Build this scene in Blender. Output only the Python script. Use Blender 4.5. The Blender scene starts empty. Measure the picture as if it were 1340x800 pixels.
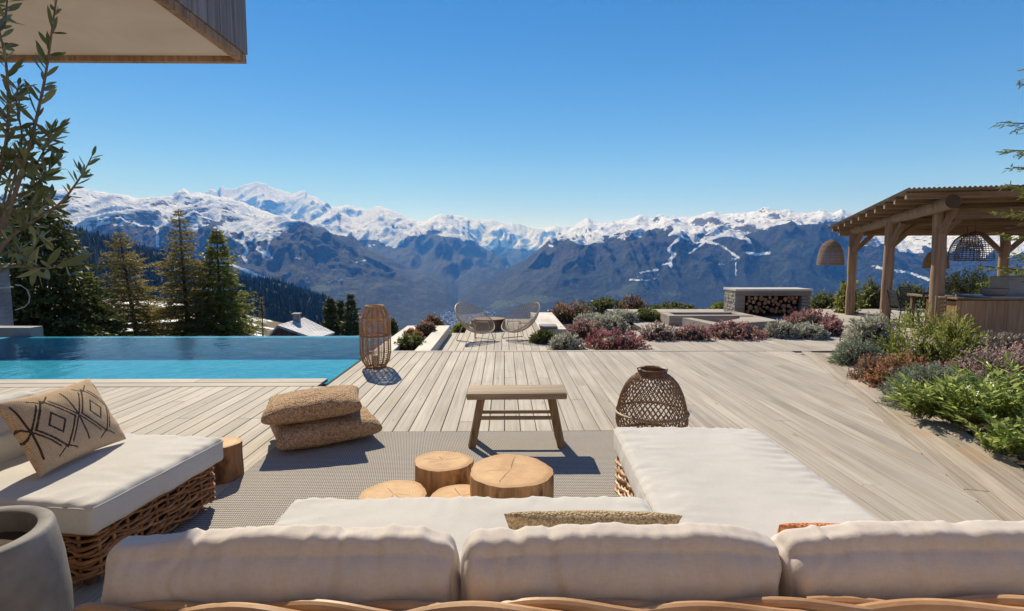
import bpy, bmesh, math, random
import numpy as np
from mathutils import Vector, Matrix
rad = math.radians
random.seed(7); RNG = np.random.default_rng(7)
sc = bpy.context.scene
COL = sc.collection

# ------------------------------------------------------------------ camera, light, exposure
CAM_H = 1.5; PITCH = rad(5.08); YAW = rad(0.8); FPX = 720.0
cam_d = bpy.data.cameras.new('camera'); cam = bpy.data.objects.new('camera', cam_d); COL.objects.link(cam)
cam.location = (0, 0, CAM_H); cam.rotation_euler = (math.pi/2 - PITCH, 0, -YAW)
cam_d.sensor_width = 36.0; cam_d.lens = 36.0*FPX/1340.0
cam_d.clip_start = 0.05; cam_d.clip_end = 200000.0
sc.camera = cam
SUN_EL = rad(39.5); SUN_AZ = rad(-20.0)            # azimuth from +Y, negative = left
world = bpy.data.worlds.new('World'); sc.world = world; world.use_nodes = True
wnt = world.node_tree
sky = wnt.nodes.new('ShaderNodeTexSky'); sky.sky_type = 'NISHITA'; sky.sun_disc = False
sky.sun_elevation = SUN_EL; sky.sun_rotation = SUN_AZ; sky.altitude = 1800; sky.air_density = 1.0; sky.dust_density = 0.0; sky.ozone_density = 2.0
hsv = wnt.nodes.new('ShaderNodeHueSaturation'); hsv.inputs['Saturation'].default_value = 1.36      # deep polarised alpine blue
wnt.links.new(sky.outputs[0], hsv.inputs['Color']); tn = wnt.nodes.new('ShaderNodeMix'); tn.data_type = 'RGBA'; tn.blend_type = 'MULTIPLY'; tn.inputs[0].default_value = 1; tn.inputs[7].default_value = (1.05, .875, .985, 1)
wnt.links.new(hsv.outputs[0], tn.inputs[6]); wnt.links.new(tn.outputs[2], wnt.nodes['Background'].inputs[0]); wnt.nodes['Background'].inputs[1].default_value = 0.078
sun_d = bpy.data.lights.new('sun', 'SUN'); sun_d.energy = 4.6; sun_d.angle = rad(0.5); sun_d.color = (1.0, 0.95, 0.88)
sun = bpy.data.objects.new('sun', sun_d); COL.objects.link(sun)
sdir = Vector((math.sin(SUN_AZ)*math.cos(SUN_EL), math.cos(SUN_AZ)*math.cos(SUN_EL), math.sin(SUN_EL)))
sun.rotation_euler = sdir.to_track_quat('Z', 'Y').to_euler(); sun.location = (-4, 10, 12)
sc.view_settings.view_transform = 'Standard'; sc.view_settings.look = 'None'
sc.view_settings.exposure = 0.5; sc.view_settings.gamma = 1.0
sc.render.engine = 'CYCLES'
cy = sc.cycles; cy.use_denoising = True; cy.max_bounces = 8; cy.transparent_max_bounces = 12
cy.volume_bounces = 2; cy.caustics_reflective = False; cy.caustics_refractive = False; cy.sample_clamp_indirect = 6

# ------------------------------------------------------------------ helpers
_cp, _sp, _cy, _sy = math.cos(PITCH), math.sin(PITCH), math.cos(YAW), math.sin(YAW)
def ray(px, py):
    r = (np.asarray(px, float) - 670)/FPX; u = -(np.asarray(py, float) - 400)/FPX
    y = _cp + u*_sp; z = -_sp + u*_cp
    return r*_cy + y*_sy, -r*_sy + y*_cy, z
def on(px, py, z=0.0):                                # photo pixel -> point at height z
    X, Y, Z = ray(px, py); t = (z - CAM_H)/Z
    return Vector((float(X*t), float(Y*t), z))
def at(px, py, Y0):                                   # photo pixel -> point at distance Y0
    X, Y, Z = ray(px, py); t = Y0/Y
    return Vector((float(X*t), Y0, float(CAM_H + Z*t)))

def hash2(ix, iy, seed):
    h = (ix.astype(np.int64)*374761393 + iy.astype(np.int64)*668265263 + seed*974711) & 0xffffffff
    h = ((h ^ (h >> 13))*1274126177) & 0xffffffff
    return ((h ^ (h >> 16)) & 0xffff)/65535.0
def pnoise(x, y, seed=0):                             # gradient noise in about -1..1
    x = np.asarray(x, float); y = np.asarray(y, float)
    ix = np.floor(x); iy = np.floor(y); fx = x - ix; fy = y - iy
    sx = fx*fx*fx*(fx*(fx*6 - 15) + 10); sy_ = fy*fy*fy*(fy*(fy*6 - 15) + 10)
    def g(dx, dy):
        a = hash2(ix + dx, iy + dy, seed)*2*math.pi
        return np.cos(a)*(fx - dx) + np.sin(a)*(fy - dy)
    a = g(0, 0)*(1 - sx) + g(1, 0)*sx; b = g(0, 1)*(1 - sx) + g(1, 1)*sx
    return (a*(1 - sy_) + b*sy_)*1.45
def fbm(x, y, oct=4, seed=0, gain=.5):
    s = 0; a = 1.0; t = 0
    for o in range(oct):
        s = s + a*pnoise(x*2**o, y*2**o, seed + o*17); t += a; a *= gain
    return s/t
def ridged(x, y, oct=5, seed=0, gain=.5):
    s = 0; a = 1.0; t = 0; w = 1.0
    for o in range(oct):
        n = (1 - np.abs(pnoise(x*2**o, y*2**o, seed + o*31)))**2
        s = s + a*n*w; w = np.clip(n*1.6, 0, 1); t += a; a *= gain
    return s/t

class MB:
    """collects shapes and links them as one mesh object"""
    def __init__(s): s.v = []; s.f = []; s.n = 0; s.mi = None; s.c = []
    def add(s, v, f, c=None):
        v = np.asarray(v, float).reshape(-1, 3); n = s.n
        s.v.append(v); s.f.extend([tuple(i + n for i in q) for q in f]); s.n += len(v)
        s.c.append(np.tile(np.array([0., 0., 0., 1.]), (len(v), 1)) if c is None else c)
    def box(s, c, d, rot=0.0, bev=0.0, M=None):
        bm = bmesh.new(); bmesh.ops.create_cube(bm, size=1)
        for v in bm.verts: v.co = Vector((v.co.x*d[0], v.co.y*d[1], v.co.z*d[2]))
        if bev: bmesh.ops.bevel(bm, geom=bm.edges[:], offset=bev, segments=2, affect='EDGES', profile=.5)
        T = Matrix.Translation(c) @ (M.to_4x4() if M is not None else Matrix.Rotation(rot, 4, 'Z'))
        bm.verts.index_update()
        s.add([T @ v.co for v in bm.verts], [[v.index for v in f.verts] for f in bm.faces]); bm.free()
    def beam(s, p0, p1, w, h, bev=0.006, roll=0.0):
        p0 = Vector(p0); p1 = Vector(p1); d = p1 - p0; q = d.to_track_quat('X', 'Z')
        M = q.to_matrix() @ Matrix.Rotation(roll, 3, 'X')
        s.box((p0 + p1)/2, (d.length, w, h), M=M, bev=bev)
    def prism(s, pts, z0, z1):
        n = len(pts); v = [(p[0], p[1], z0) for p in pts] + [(p[0], p[1], z1) for p in pts]
        s.add(v, [tuple(range(n))[::-1], tuple(range(n, 2*n))] + [(i, (i+1) % n, n + (i+1) % n, n + i) for i in range(n)])
    def tube(s, P, r, n=6, closed=False, cap=True, flat=1.0):
        P = np.asarray([tuple(p) for p in P], float); m = len(P); r = np.broadcast_to(np.asarray(r, float), (m,))
        if closed: T = np.roll(P, -1, 0) - np.roll(P, 1, 0)
        else: T = np.gradient(P, axis=0)
        T /= np.linalg.norm(T, axis=1)[:, None] + 1e-12
        up = np.array([0, 0, 1.]); 
        if abs(T[0] @ up) > .9: up = np.array([1., 0, 0])
        N = np.zeros_like(P); u = up - T[0]*(T[0] @ up); u /= np.linalg.norm(u); N[0] = u
        for i in range(1, m):
            u = N[i-1] - T[i]*(T[i] @ N[i-1]); N[i] = u/(np.linalg.norm(u) + 1e-12)
        B = np.cross(T, N); a = np.arange(n)*2*math.pi/n
        V = P[:, None, :] + r[:, None, None]*(np.cos(a)[None, :, None]*N[:, None, :] + flat*np.sin(a)[None, :, None]*B[:, None, :])
        F = []
        for i in range(m if closed else m - 1):
            j = (i + 1) % m
            for k in range(n):
                l = (k + 1) % n; F.append((i*n + k, i*n + l, j*n + l, j*n + k))
        if cap and not closed: F += [tuple(range(n))[::-1], tuple((m-1)*n + k for k in range(n))]
        s.add(V.reshape(-1, 3), F)
    def lathe(s, prof, n=32, c=(0, 0, 0), wob=None):
        m = len(prof); a = np.arange(n)*2*math.pi/n
        w = np.ones(n) if wob is None else wob(a)
        V = np.array([[(c[0] + r*w[k]*math.cos(a[k]), c[1] + r*w[k]*math.sin(a[k]), c[2] + z) for k in range(n)] for r, z in prof])
        F = [(i*n + k, i*n + (k+1) % n, (i+1)*n + (k+1) % n, (i+1)*n + k) for i in range(m-1) for k in range(n)]
        F += [tuple(range(n))[::-1], tuple((m-1)*n + k for k in range(n))]
        s.add(V.reshape(-1, 3), F)
    def build(s, name, mat, parent=None, smooth=None, world=False, attr=None):
        V = np.concatenate(s.v) if s.v else np.zeros((0, 3))
        if world and parent is not None: V = V - np.array(parent.location)
        me = bpy.data.meshes.new(name); me.from_pydata(V.tolist(), [], s.f); me.update()
        if attr:
            a = me.color_attributes.new(attr, 'FLOAT_COLOR', 'POINT'); a.data.foreach_set('color', np.concatenate(s.c).astype(np.float32).ravel())
        return link_mesh(name, me, mat, parent, smooth)
def link_mesh(name, me, mat, parent=None, smooth=None):
    o = bpy.data.objects.new(name, me); COL.objects.link(o)
    if mat is not None and not me.materials: me.materials.append(mat)
    if smooth is not None:
        me.polygons.foreach_set('use_smooth', np.ones(len(me.polygons), bool))
        if smooth < 3.1: me.set_sharp_from_angle(angle=smooth)
    if parent is not None: o.parent = parent
    return o
def tag(o, label=None, cat=None, group=None, kind=None):
    if label: o['label'] = label
    if cat: o['category'] = cat
    if group: o['group'] = group
    if kind: o['kind'] = kind
    return o
def thing(name, label, cat, loc=(0, 0, 0), rz=0.0, group=None):
    o = bpy.data.objects.new(name, None); COL.objects.link(o); o.location = loc; o.rotation_euler = (0, 0, rz)
    o.empty_display_size = .1
    return tag(o, label, cat, group)
def dup(root, loc, rz=0.0, label=None, scale=None):
    r = root.copy(); COL.objects.link(r); r.location = loc; r.rotation_euler = (0, 0, rz)
    if label: r['label'] = label
    if scale: r.scale = scale
    for ch in list(root.children):
        c = ch.copy(); COL.objects.link(c); c.parent = r
        for g in list(ch.children):
            d = g.copy(); COL.objects.link(d); d.parent = c
    return r

# ------------------------------------------------------------------ materials
class NT:
    def __init__(s, name):
        s.m = bpy.data.materials.new(name); s.m.use_nodes = True; s.t = s.m.node_tree; s.b = s.t.nodes['Principled BSDF']; s.out = s.t.nodes['Material Output']
        s.b.inputs['Specular IOR Level'].default_value = 0.3
    def n(s, ty, **kw):
        nd = s.t.nodes.new('ShaderNode' + ty)
        for k, v in kw.items():
            if hasattr(nd, k) and not k in nd.inputs: setattr(nd, k, v)
        return nd
    def l(s, a, b): s.t.links.new(a, b)
    def coord(s, kind='Object', scale=(1, 1, 1), rot=(0, 0, 0), add=None):
        tc = s.n('TexCoord'); mp = s.n('Mapping'); mp.inputs['Scale'].default_value = scale; mp.inputs['Rotation'].default_value = rot
        src = tc.outputs[kind]
        if add is not None:
            va = s.n('VectorMath'); va.operation = 'ADD'; s.l(src, va.inputs[0]); s.l(add, va.inputs[1]); src = va.outputs[0]
        s.l(src, mp.inputs['Vector']); return mp.outputs[0]
    def noise(s, vec, scale=1., detail=4., rough=.55, dist=0.):
        nd = s.n('TexNoise'); nd.inputs['Scale'].default_value = scale; nd.inputs['Detail'].default_value = detail
        nd.inputs['Roughness'].default_value = rough; nd.inputs['Distortion'].default_value = dist
        s.l(vec, nd.inputs['Vector']); return nd.outputs['Fac']
    def ramp(s, fac, stops):
        nd = s.n('ValToRGB'); e = nd.color_ramp.elements
        while len(e) < len(stops): e.new(.5)
        for i, (p, c) in enumerate(stops): e[i].position = p; e[i].color = (*c, 1) if len(c) == 3 else c
        s.l(fac, nd.inputs[0]); return nd.outputs[0]
    def mix(s, fac, a, b, mode='MIX'):
        nd = s.n('Mix'); nd.data_type = 'RGBA'; nd.blend_type = mode
        for sock, val in ((nd.inputs[0], fac), (nd.inputs[6], a), (nd.inputs[7], b)):
            if isinstance(val, (int, float)): sock.default_value = val
            elif isinstance(val, tuple): sock.default_value = (*val, 1)
            else: s.l(val, sock)
        return nd.outputs[2]
    def math(s, op, a, b=None, c=None, clamp=False):
        nd = s.n('Math'); nd.operation = op; nd.use_clamp = clamp
        for i, val in enumerate((a, b, c)):
            if val is None: continue
            if isinstance(val, (int, float)): nd.inputs[i].default_value = val
            else: s.l(val, nd.inputs[i])
        return nd.outputs[0]
    def sstep(s, v, a, b):
        nd = s.n('MapRange'); nd.interpolation_type = 'SMOOTHSTEP'; s.l(v, nd.inputs[0]); nd.inputs[1].default_value = a; nd.inputs[2].default_value = b
        return nd.outputs[0]
    def bump(s, h, strength=.3, dist=.01, normal=None):
        nd = s.n('Bump'); nd.inputs['Strength'].default_value = strength; nd.inputs['Distance'].default_value = dist
        s.l(h, nd.inputs['Height'])
        if normal is not None: s.l(normal, nd.inputs['Normal'])
        s.l(nd.outputs[0], s.b.inputs['Normal']); return nd.outputs[0]
    def col(s, c): 
        if isinstance(c, tuple): s.b.inputs['Base Color'].default_value = (*c, 1)
        else: s.l(c, s.b.inputs['Base Color'])
    def rough(s, v):
        if isinstance(v, (int, float)): s.b.inputs['Roughness'].default_value = v
        else: s.l(v, s.b.inputs['Roughness'])

def wood_mat(name, stops, axis=1, grain=14., along=.7, rand=.35, bump=.25, rough=.75, knots=True, stain=None):
    """weathered timber; the grain runs along the given object axis, every board its own tone"""
    t = NT(name); g = t.n('NewGeometry'); isl = g.outputs['Random Per Island']
    off = t.n('CombineXYZ'); t.l(t.math('MULTIPLY', isl, 37.), off.inputs[0]); t.l(t.math('MULTIPLY', isl, 91.), off.inputs[1]); t.l(t.math('MULTIPLY', isl, 53.), off.inputs[2])
    s = [grain*3]*3; s[axis] = along
    v = t.coord('Object', tuple(s), add=off.outputs[0])
    n1 = t.noise(v, 1., 6., .65, .4)
    s2 = [2.2]*3; s2[axis] = .8
    n2 = t.noise(t.coord('Object', tuple(s2), add=off.outputs[0]), 1., 3., .5)
    c = t.ramp(n1, stops)
    k = t.math('ADD', t.math('MULTIPLY', isl, rand), t.math('MULTIPLY', n2, .8))
    k = t.math('ADD', k, .6 - rand*.5)
    n4 = t.noise(t.coord('Object', (.8, .5, .8)), 1., 5., .65); k = t.math('MULTIPLY', k, t.math('ADD', .84, t.math('MULTIPLY', n4, .32)))
    hs = t.n('HueSaturation'); t.l(c, hs.inputs['Color']); t.l(k, hs.inputs['Value']); c = hs.outputs[0]
    if stain:
        n3 = t.noise(t.coord('Object', (1.3, .9, 1.3), add=off.outputs[0]), 1., 4., .6)
        c = t.mix(t.math('MULTIPLY', t.sstep(n3, .55, .72), stain[1]), c, stain[0])
    if knots:
        vo = t.n('TexVoronoi'); s3 = [7.]*3; s3[axis] = 1.7; t.l(t.coord('Object', tuple(s3), add=off.outputs[0]), vo.inputs['Vector']); vo.inputs['Scale'].default_value = 1.
        kf = t.math('SUBTRACT', 1., t.sstep(vo.outputs['Distance'], .03, .11))
        c = t.mix(t.math('MULTIPLY', kf, .55), c, tuple(x*.45 for x in stops[0][1]))
    t.col(c); t.rough(rough); t.bump(n1, bump, .004); return t.m
def plain(name, c, rough=.6, nscale=6., var=.25, bump=.0, metal=0.0, detail=5.):
    t = NT(name); n = t.noise(t.coord('Object'), nscale, detail, .6)
    t.col(t.ramp(n, [(.25, tuple(x*(1-var) for x in c)), (.75, tuple(min(1, x*(1+var)) for x in c))])); t.rough(rough)
    t.b.inputs['Metallic'].default_value = metal
    if bump: t.bump(n, bump, .01)
    return t.m
def fabric_mat(name, c, weave=420., var=.08, sheen=.15, bump=.25, slub=True):
    t = NT(name); v = t.coord('Object')
    n1 = t.noise(v, 2.3, 3., .5)
    wa = t.noise(t.coord('Object', (weave, weave*.12, weave*.3)), 1., 2., .6); wb = t.noise(t.coord('Object', (weave*.12, weave, weave*.3)), 1., 2., .6)
    w = t.math('ADD', wa, wb)
    base = t.ramp(n1, [(.3, tuple(x*(1-var) for x in c)), (.7, tuple(min(.95, x*(1+var*.6)) for x in c))])
    base = t.mix(t.math('MULTIPLY', t.sstep(w, .85, 1.2), .24), base, tuple(x*.72 for x in c))
    t.col(base); t.rough(.92); t.b.inputs['Specular IOR Level'].default_value = .1
    t.b.inputs['Sheen Weight'].default_value = sheen
    t.bump(w, bump, .002); return t.m
def boucle_mat(name, a, b, sc_):
    t = NT(name); v = t.coord('Object'); vo = t.n('TexVoronoi'); vo.inputs['Scale'].default_value = sc_; t.l(t.coord('Object', (1, .62, 1)), vo.inputs['Vector'])
    n1 = t.noise(v, sc_*.45, 4., .7); n2 = t.noise(v, 3., 3., .5); f = t.math('ADD', t.math('MULTIPLY', t.math('SUBTRACT', 1., vo.outputs['Distance']), .55), t.math('MULTIPLY', n1, .6))
    c = t.ramp(f, [(.35, tuple(x*.45 for x in a)), (.55, a), (.82, b)]); sp = t.n('SeparateColor'); t.l(vo.outputs['Color'], sp.inputs[0]); c = t.mix(t.math('MULTIPLY', sp.outputs[0], .35), c, b); c = t.mix(t.math('MULTIPLY', n2, .2), c, a)
    t.col(c); t.rough(.95); t.b.inputs['Specular IOR Level'].default_value = .1; t.bump(f, 1.0, .012); return t.m
def foliage_mat(name, a, b, flower=None, stem=(.10, .07, .045), trans=.35, gloss=.25, rough=.5):
    t = NT(name); at_ = t.n('Attribute'); at_.attribute_name = 'tint'
    sp = t.n('SeparateColor'); t.l(at_.outputs['Color'], sp.inputs[0])
    c = t.mix(sp.outputs[0], a, b)
    if flower is not None:
        fl = t.mix(sp.outputs[0], flower[0], flower[1]); c = t.mix(sp.outputs[1], c, fl)
    c = t.mix(sp.outputs[2], c, stem)
    t.col(c); t.rough(rough); t.b.inputs['Specular IOR Level'].default_value = gloss
    tr = t.n('BsdfTranslucent'); t.l(c, tr.inputs['Color'])
    mx = t.n('MixShader'); mx.inputs[0].default_value = trans; t.l(t.b.outputs[0], mx.inputs[1]); t.l(tr.outputs[0], mx.inputs[2])
    t.l(mx.outputs[0], t.out.inputs['Surface']); return t.m

M = {}
M['deck'] = wood_mat('deck_boards', [(.22, (.20, .165, .13)), (.42, (.36, .32, .27)), (.6, (.43, .39, .34)), (.8, (.52, .485, .44))], axis=1, grain=13, along=.7, rand=.22, stain=((.33, .24, .15), .35))
M['strip'] = wood_mat('border_boards', [(.22, (.19, .15, .11)), (.5, (.37, .315, .255)), (.78, (.47, .42, .355))], axis=1, grain=11, along=.9, rand=.35, stain=((.44, .23, .09), .8))
M['dark_gap'] = plain('deck_shadow_gap', (.03, .027, .024), .95)
M['coping'] = wood_mat('coping_boards', [(.25, (.30, .25, .20)), (.5, (.42, .37, .31)), (.75, (.50, .45, .39))], axis=0, grain=11, along=.9, rand=.2)
M['limed'] = wood_mat('limed_timber', [(.2, (.50, .45, .39)), (.5, (.60, .55, .48)), (.8, (.68, .64, .58))], axis=1, grain=9, along=.8, rand=.1, bump=.1)
M['grey_wood'] = wood_mat('grey_timber', [(.25, (.10, .105, .11)), (.5, (.20, .20, .21)), (.75, (.30, .30, .31))], axis=2, grain=10, along=.8, rand=.45)
M['grey_wood_h'] = wood_mat('grey_timber_level', [(.25, (.16, .165, .17)), (.5, (.27, .27, .28)), (.75, (.36, .36, .37))], axis=0, grain=10, along=.8, rand=.3)
M['bench_wood'] = wood_mat('old_elm', [(.25, (.17, .115, .07)), (.5, (.30, .23, .16)), (.75, (.42, .35, .27))], axis=0, grain=12, along=1.4, rand=.12, bump=.6)
M['bench_leg'] = wood_mat('old_elm_leg', [(.25, (.13, .085, .045)), (.5, (.24, .165, .09)), (.75, (.33, .25, .16))], axis=2, grain=12, along=1.4, rand=.15, bump=.5)
M['post'] = wood_mat('pergola_post', [(.25, (.14, .075, .038)), (.5, (.31, .20, .125)), (.75, (.44, .315, .21))], axis=2, grain=9, along=1.1, rand=.15, bump=.8)
M['beam'] = wood_mat('pergola_beam', [(.25, (.12, .065, .035)), (.5, (.275, .18, .11)), (.75, (.40, .285, .185))], axis=0, grain=9, along=1.1, rand=.4, bump=.8)
M['log'] = wood_mat('pergola_log', [(.25, (.16, .11, .075)), (.5, (.30, .22, .15)), (.75, (.42, .33, .25))], axis=1, grain=7, along=.9, rand=.1, bump=.7)
M['rattan'] = wood_mat('rattan_cane', [(.25, (.17, .065, .025)), (.5, (.31, .145, .06)), (.75, (.43, .24, .12))], axis=0, grain=6, along=5, rand=.55, bump=.2, rough=.5, knots=False)
M['rattan_pale'] = wood_mat('pale_rattan_cane', [(.25, (.24, .125, .06)), (.5, (.40, .235, .125)), (.75, (.50, .33, .20))], axis=0, grain=6, along=5, rand=.4, bump=.2, rough=.45, knots=False)
M['rattan_lamp'] = wood_mat('lantern_cane', [(.25, (.26, .12, .05)), (.5, (.42, .22, .095)), (.75, (.52, .31, .15))], axis=0, grain=8, along=8, rand=.35, bump=.2, rough=.5, knots=False)
M['rattan_dark'] = wood_mat('dark_cane', [(.25, (.07, .035, .018)), (.5, (.14, .075, .04)), (.75, (.22, .13, .075))], axis=0, grain=8, along=8, rand=.4, bump=.2, rough=.55, knots=False)
M['cage_cane'] = wood_mat('bamboo_strip', [(.25, (.17, .095, .05)), (.5, (.31, .19, .11)), (.75, (.44, .30, .19))], axis=0, grain=8, along=8, rand=.4, bump=.2, rough=.55, knots=False)
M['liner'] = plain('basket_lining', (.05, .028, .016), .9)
M['white'] = fabric_mat('white_linen', (.545, .53, .51))
M['linen_back'] = fabric_mat('back_linen', (.59, .535, .495), var=.06, weave=230.)
M['jute'] = boucle_mat('jute_weave', (.34, .21, .12), (.70, .52, .35), 95.)
M['sand_weave'] = boucle_mat('sand_weave', (.38, .28, .16), (.62, .50, .34), 120.)
M['coral_weave'] = boucle_mat('coral_weave', (.58, .16, .06), (.66, .42, .24), 80.)
M['soil'] = plain('soil', (.055, .038, .027), .95, 9, .5, .6)
M['concrete'] = plain('cast_concrete', (.27, .26, .25), .7, 5., .22, .12)
M['pale_concrete'] = wood_mat('board_marked_concrete', [(.2, (.36, .32, .27)), (.5, (.46, .42, .36)), (.8, (.54, .50, .45))], axis=0, grain=4, along=1.2, rand=.06, bump=.15, knots=False)
M['black'] = plain('black_metal', (.025, .025, .027), .45, 20, .2)
M['chrome'] = plain('steel', (.55, .55, .56), .25, 10, .1, 0, 1.0)
M['stone'] = None
# ------------------------------------------------------------------ terrain
def cur(xs, pts):                                      # smooth-ish polyline y(x)
    p = np.array(pts, float); return np.interp(xs, p[:, 0], p[:, 1])
fine = np.linspace(-170, 1510, 1150)                   # photo columns seen by the lens
coarse_l = -np.geomspace(190, 9000, 26)[::-1]; coarse_r = 1340 + np.geomspace(190, 9000, 26)
CX = np.concatenate([coarse_l, fine, coarse_r]); nC = len(CX)
rx_, ry_, _ = ray(CX, 338.0); AZ = np.arctan2(rx_, ry_)
def zat(y, r):                                         # height that shows at row y at horizontal distance r
    X, Y, Z = ray(CX, y); return CAM_H + r*Z/np.hypot(X, Y)
yA = cur(CX, [(-400, 345), (0, 358), (60, 372), (130, 388), (220, 396), (300, 408), (345, 418), (440, 440), (480, 447), (520, 462), (600, 480), (2000, 480)])
yB = cur(CX, [(-600, 255), (-100, 268), (0, 284), (83, 302), (145, 318), (203, 331), (260, 347), (321, 369), (360, 374), (395, 384), (425, 394), (445, 420), (470, 455), (520, 480), (2000, 480)])
sky_D = [(-900, 215), (-500, 228), (-200, 240), (-60, 256), (0, 258), (40, 252), (85, 249), (105, 245), (130, 250), (150, 253), (165, 255), (185, 259), (200, 258), (230, 257), (238, 250), (245, 247), (254, 253), (262, 252), (275, 255), (291, 257.5), (318, 264), (345, 275), (367, 282), (387, 290), (399, 295), (420, 304), (443, 312), (467, 320), (488, 330), (509, 340), (539, 353), (560, 362), (583, 375), (601, 396), (615, 420), (630, 450), (660, 520), (2000, 520)]
sky_G = [(-900, 520), (560, 520), (585, 425), (595, 402), (604, 388), (620, 376), (637, 366), (655, 356), (670, 348), (685, 340), (697, 332), (710, 322), (722, 314), (733, 307), (745, 300), (757, 291), (768, 284), (775, 288), (790, 293), (800, 292), (815, 287), (823, 286), (838, 281), (850, 285), (860, 288), (875, 286), (890, 284), (905, 284), (915, 281), (930, 276), (940, 281), (955, 280), (975, 278), (990, 277), (1003, 271), (1018, 276), (1030, 277), (1045, 281), (1060, 280), (1075, 276), (1085, 279), (1098, 274), (1115, 282), (1140, 296), (1175, 311), (1200, 309), (1240, 313), (1300, 311), (1340, 315), (1500, 300), (1900, 270), (2600, 250)]
yDG = np.minimum(cur(CX, sky_D), cur(CX, sky_G))
yT = cur(CX, [(-900, 300), (0, 305), (60, 304), (110, 300), (150, 295), (200, 299), (260, 300), (320, 312), (400, 310), (450, 330), (500, 352), (560, 385), (600, 415), (620, 420), (660, 385), (690, 352), (735, 328), (790, 320), (840, 311), (880, 310), (940, 318), (1000, 312), (1060, 308), (1120, 322), (1180, 335), (1340, 345), (2000, 345)])
yT = np.maximum(yT, yDG + 6)
yE = cur(CX, [(-900, 330), (380, 330), (400, 297), (420, 284), (433, 277), (442, 271), (449, 278), (460, 284), (468, 284), (480, 277), (490, 271), (496, 269.5), (505, 272), (515, 276.5), (525, 280), (532, 284), (541, 287), (550, 291), (556, 291), (563, 286), (570, 282), (577, 280), (585, 284), (597, 290), (605, 297), (619, 314), (632, 324), (648, 333), (660, 343), (672, 352), (700, 380), (760, 430), (2000, 430)])
yF = cur(CX, [(-900, 262), (200, 262), (270, 254), (281, 247), (288, 250), (294, 243.5), (300, 247), (312, 247), (322, 243), (330, 240), (340, 237.5), (348, 240), (355, 243), (363, 247), (372, 249), (384, 254), (390, 252), (401, 250), (407, 256), (418, 259), (428, 266), (440, 271), (455, 268.5), (470, 271), (485, 275), (520, 284), (550, 291), (575, 290), (592, 281), (600, 281.5), (612, 285), (619, 286.5), (630, 288), (645, 287), (655, 291), (663, 293), (674, 292), (681, 293), (690, 296.5), (700, 298), (711, 299), (722, 296), (739, 296), (750, 297), (790, 300), (900, 300), (2000, 290)])
RA, RB, RF0, RF1, RT, RDG, RE, RFF = 150., 2600., 4600., 5600., 7900., 12500., 17500., 24500.
bl = lambda pts: cur(CX, pts)
RDG = bl([(-900, 12500), (430, 12500), (500, 11000), (560, 8600), (590, 8000), (640, 8200), (690, 9500), (780, 12000), (2000, 12500)]); kq = np.exp(-np.linspace(-2.5, 2.5, 91)**2); kq /= kq.sum(); RDG = np.convolve(np.pad(RDG, 45, mode='edge'), kq, 'valid'); RT = np.minimum(7900., RDG*.84)
jg = lambda a, s, sd: a*(ridged(CX/s, CX*0 + sd, 4, sd) - .45)
yDG = yDG + jg(1.7, 15., 3)*np.clip((330 - yDG)/30, 0, 1); yE = yE + jg(2., 14., 9); yF = yF + jg(2., 15., 5)
segs = []                                              # (r, z, rows since previous control, layer code)
zA = zat(yA, RA); zB = zat(yB, RB); zT = zat(yT, RT); zDG = zat(yDG, RDG); zE = zat(yE, RE); zF = zat(yF, RFF)
floor_z = np.full(nC, -745.)
dipAB = np.minimum(zat(np.maximum(yA, yB), 700.), zA*700/RA*1.0) - 40
dipAB = np.maximum(np.minimum(dipAB, zA - 30), -330)
wn_ = np.interp(zDG, [-600, -200], [1., 0.]); kk = np.exp(-np.linspace(-2.5, 2.5, 121)**2); kk /= kk.sum(); sm_ = lambda q: np.convolve(np.pad(q, 60, mode='edge'), kk, 'valid')
wn_ = sm_(wn_); dipG = sm_(np.minimum(zDG - 350, zDG*.6 - 250).clip(-700))*(1 - wn_) + (zDG*(RDG + 1000.)/RDG - 14)*wn_; dipG = np.minimum(dipG, zDG - 15)
ctrl = [(0.3, np.full(nC, -1.75), 1), (13., np.full(nC, -1.75), 3), (30., np.interp(CX, [-900, 0, 300, 500, 700, 2000], [-2.6, -2.9, -3.6, -4.8, -6.5, -7.]), 8), (RA, zA, 40), (700., dipAB, 16),
        (RB, np.maximum(zB, -700), 60), (3400., np.minimum(zB*.5 - 380, -480.), 8), (RF0, floor_z, 14), (RF1, floor_z + 12, 26), (RT, np.maximum(zT, -730), 120), (RDG, np.maximum(zDG, -715), 130),
        (RDG + 1000., dipG, 8), (RE, np.maximum(zE, -690), 110), (18700., np.minimum(zE - 500, zE*.5).clip(-600), 8), (RFF, zF, 90), (26500., zF - 1000, 5), (28000., np.full(nC, -1500.), 2)]
R = []; Z = []; L = []; TT = []
for i, (r, z, k) in enumerate(ctrl):
    if i == 0: R.append(np.full(nC, r)); Z.append(z); L.append(0); TT.append(0.); continue
    r0, z0, _ = ctrl[i-1]
    for j in range(1, k + 1):
        t = j/k
        R.append(np.full(nC, r0 + (r - r0)*t)); Z.append(z0 + (z - z0)*t); L.append(i); TT.append(t)
R = np.array(R); Z = np.array(Z); L = np.array(L)[:, None]; TT = np.array(TT)[:, None]
X = R*np.sin(AZ)[None, :]; Y = R*np.cos(AZ)[None, :]
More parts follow.
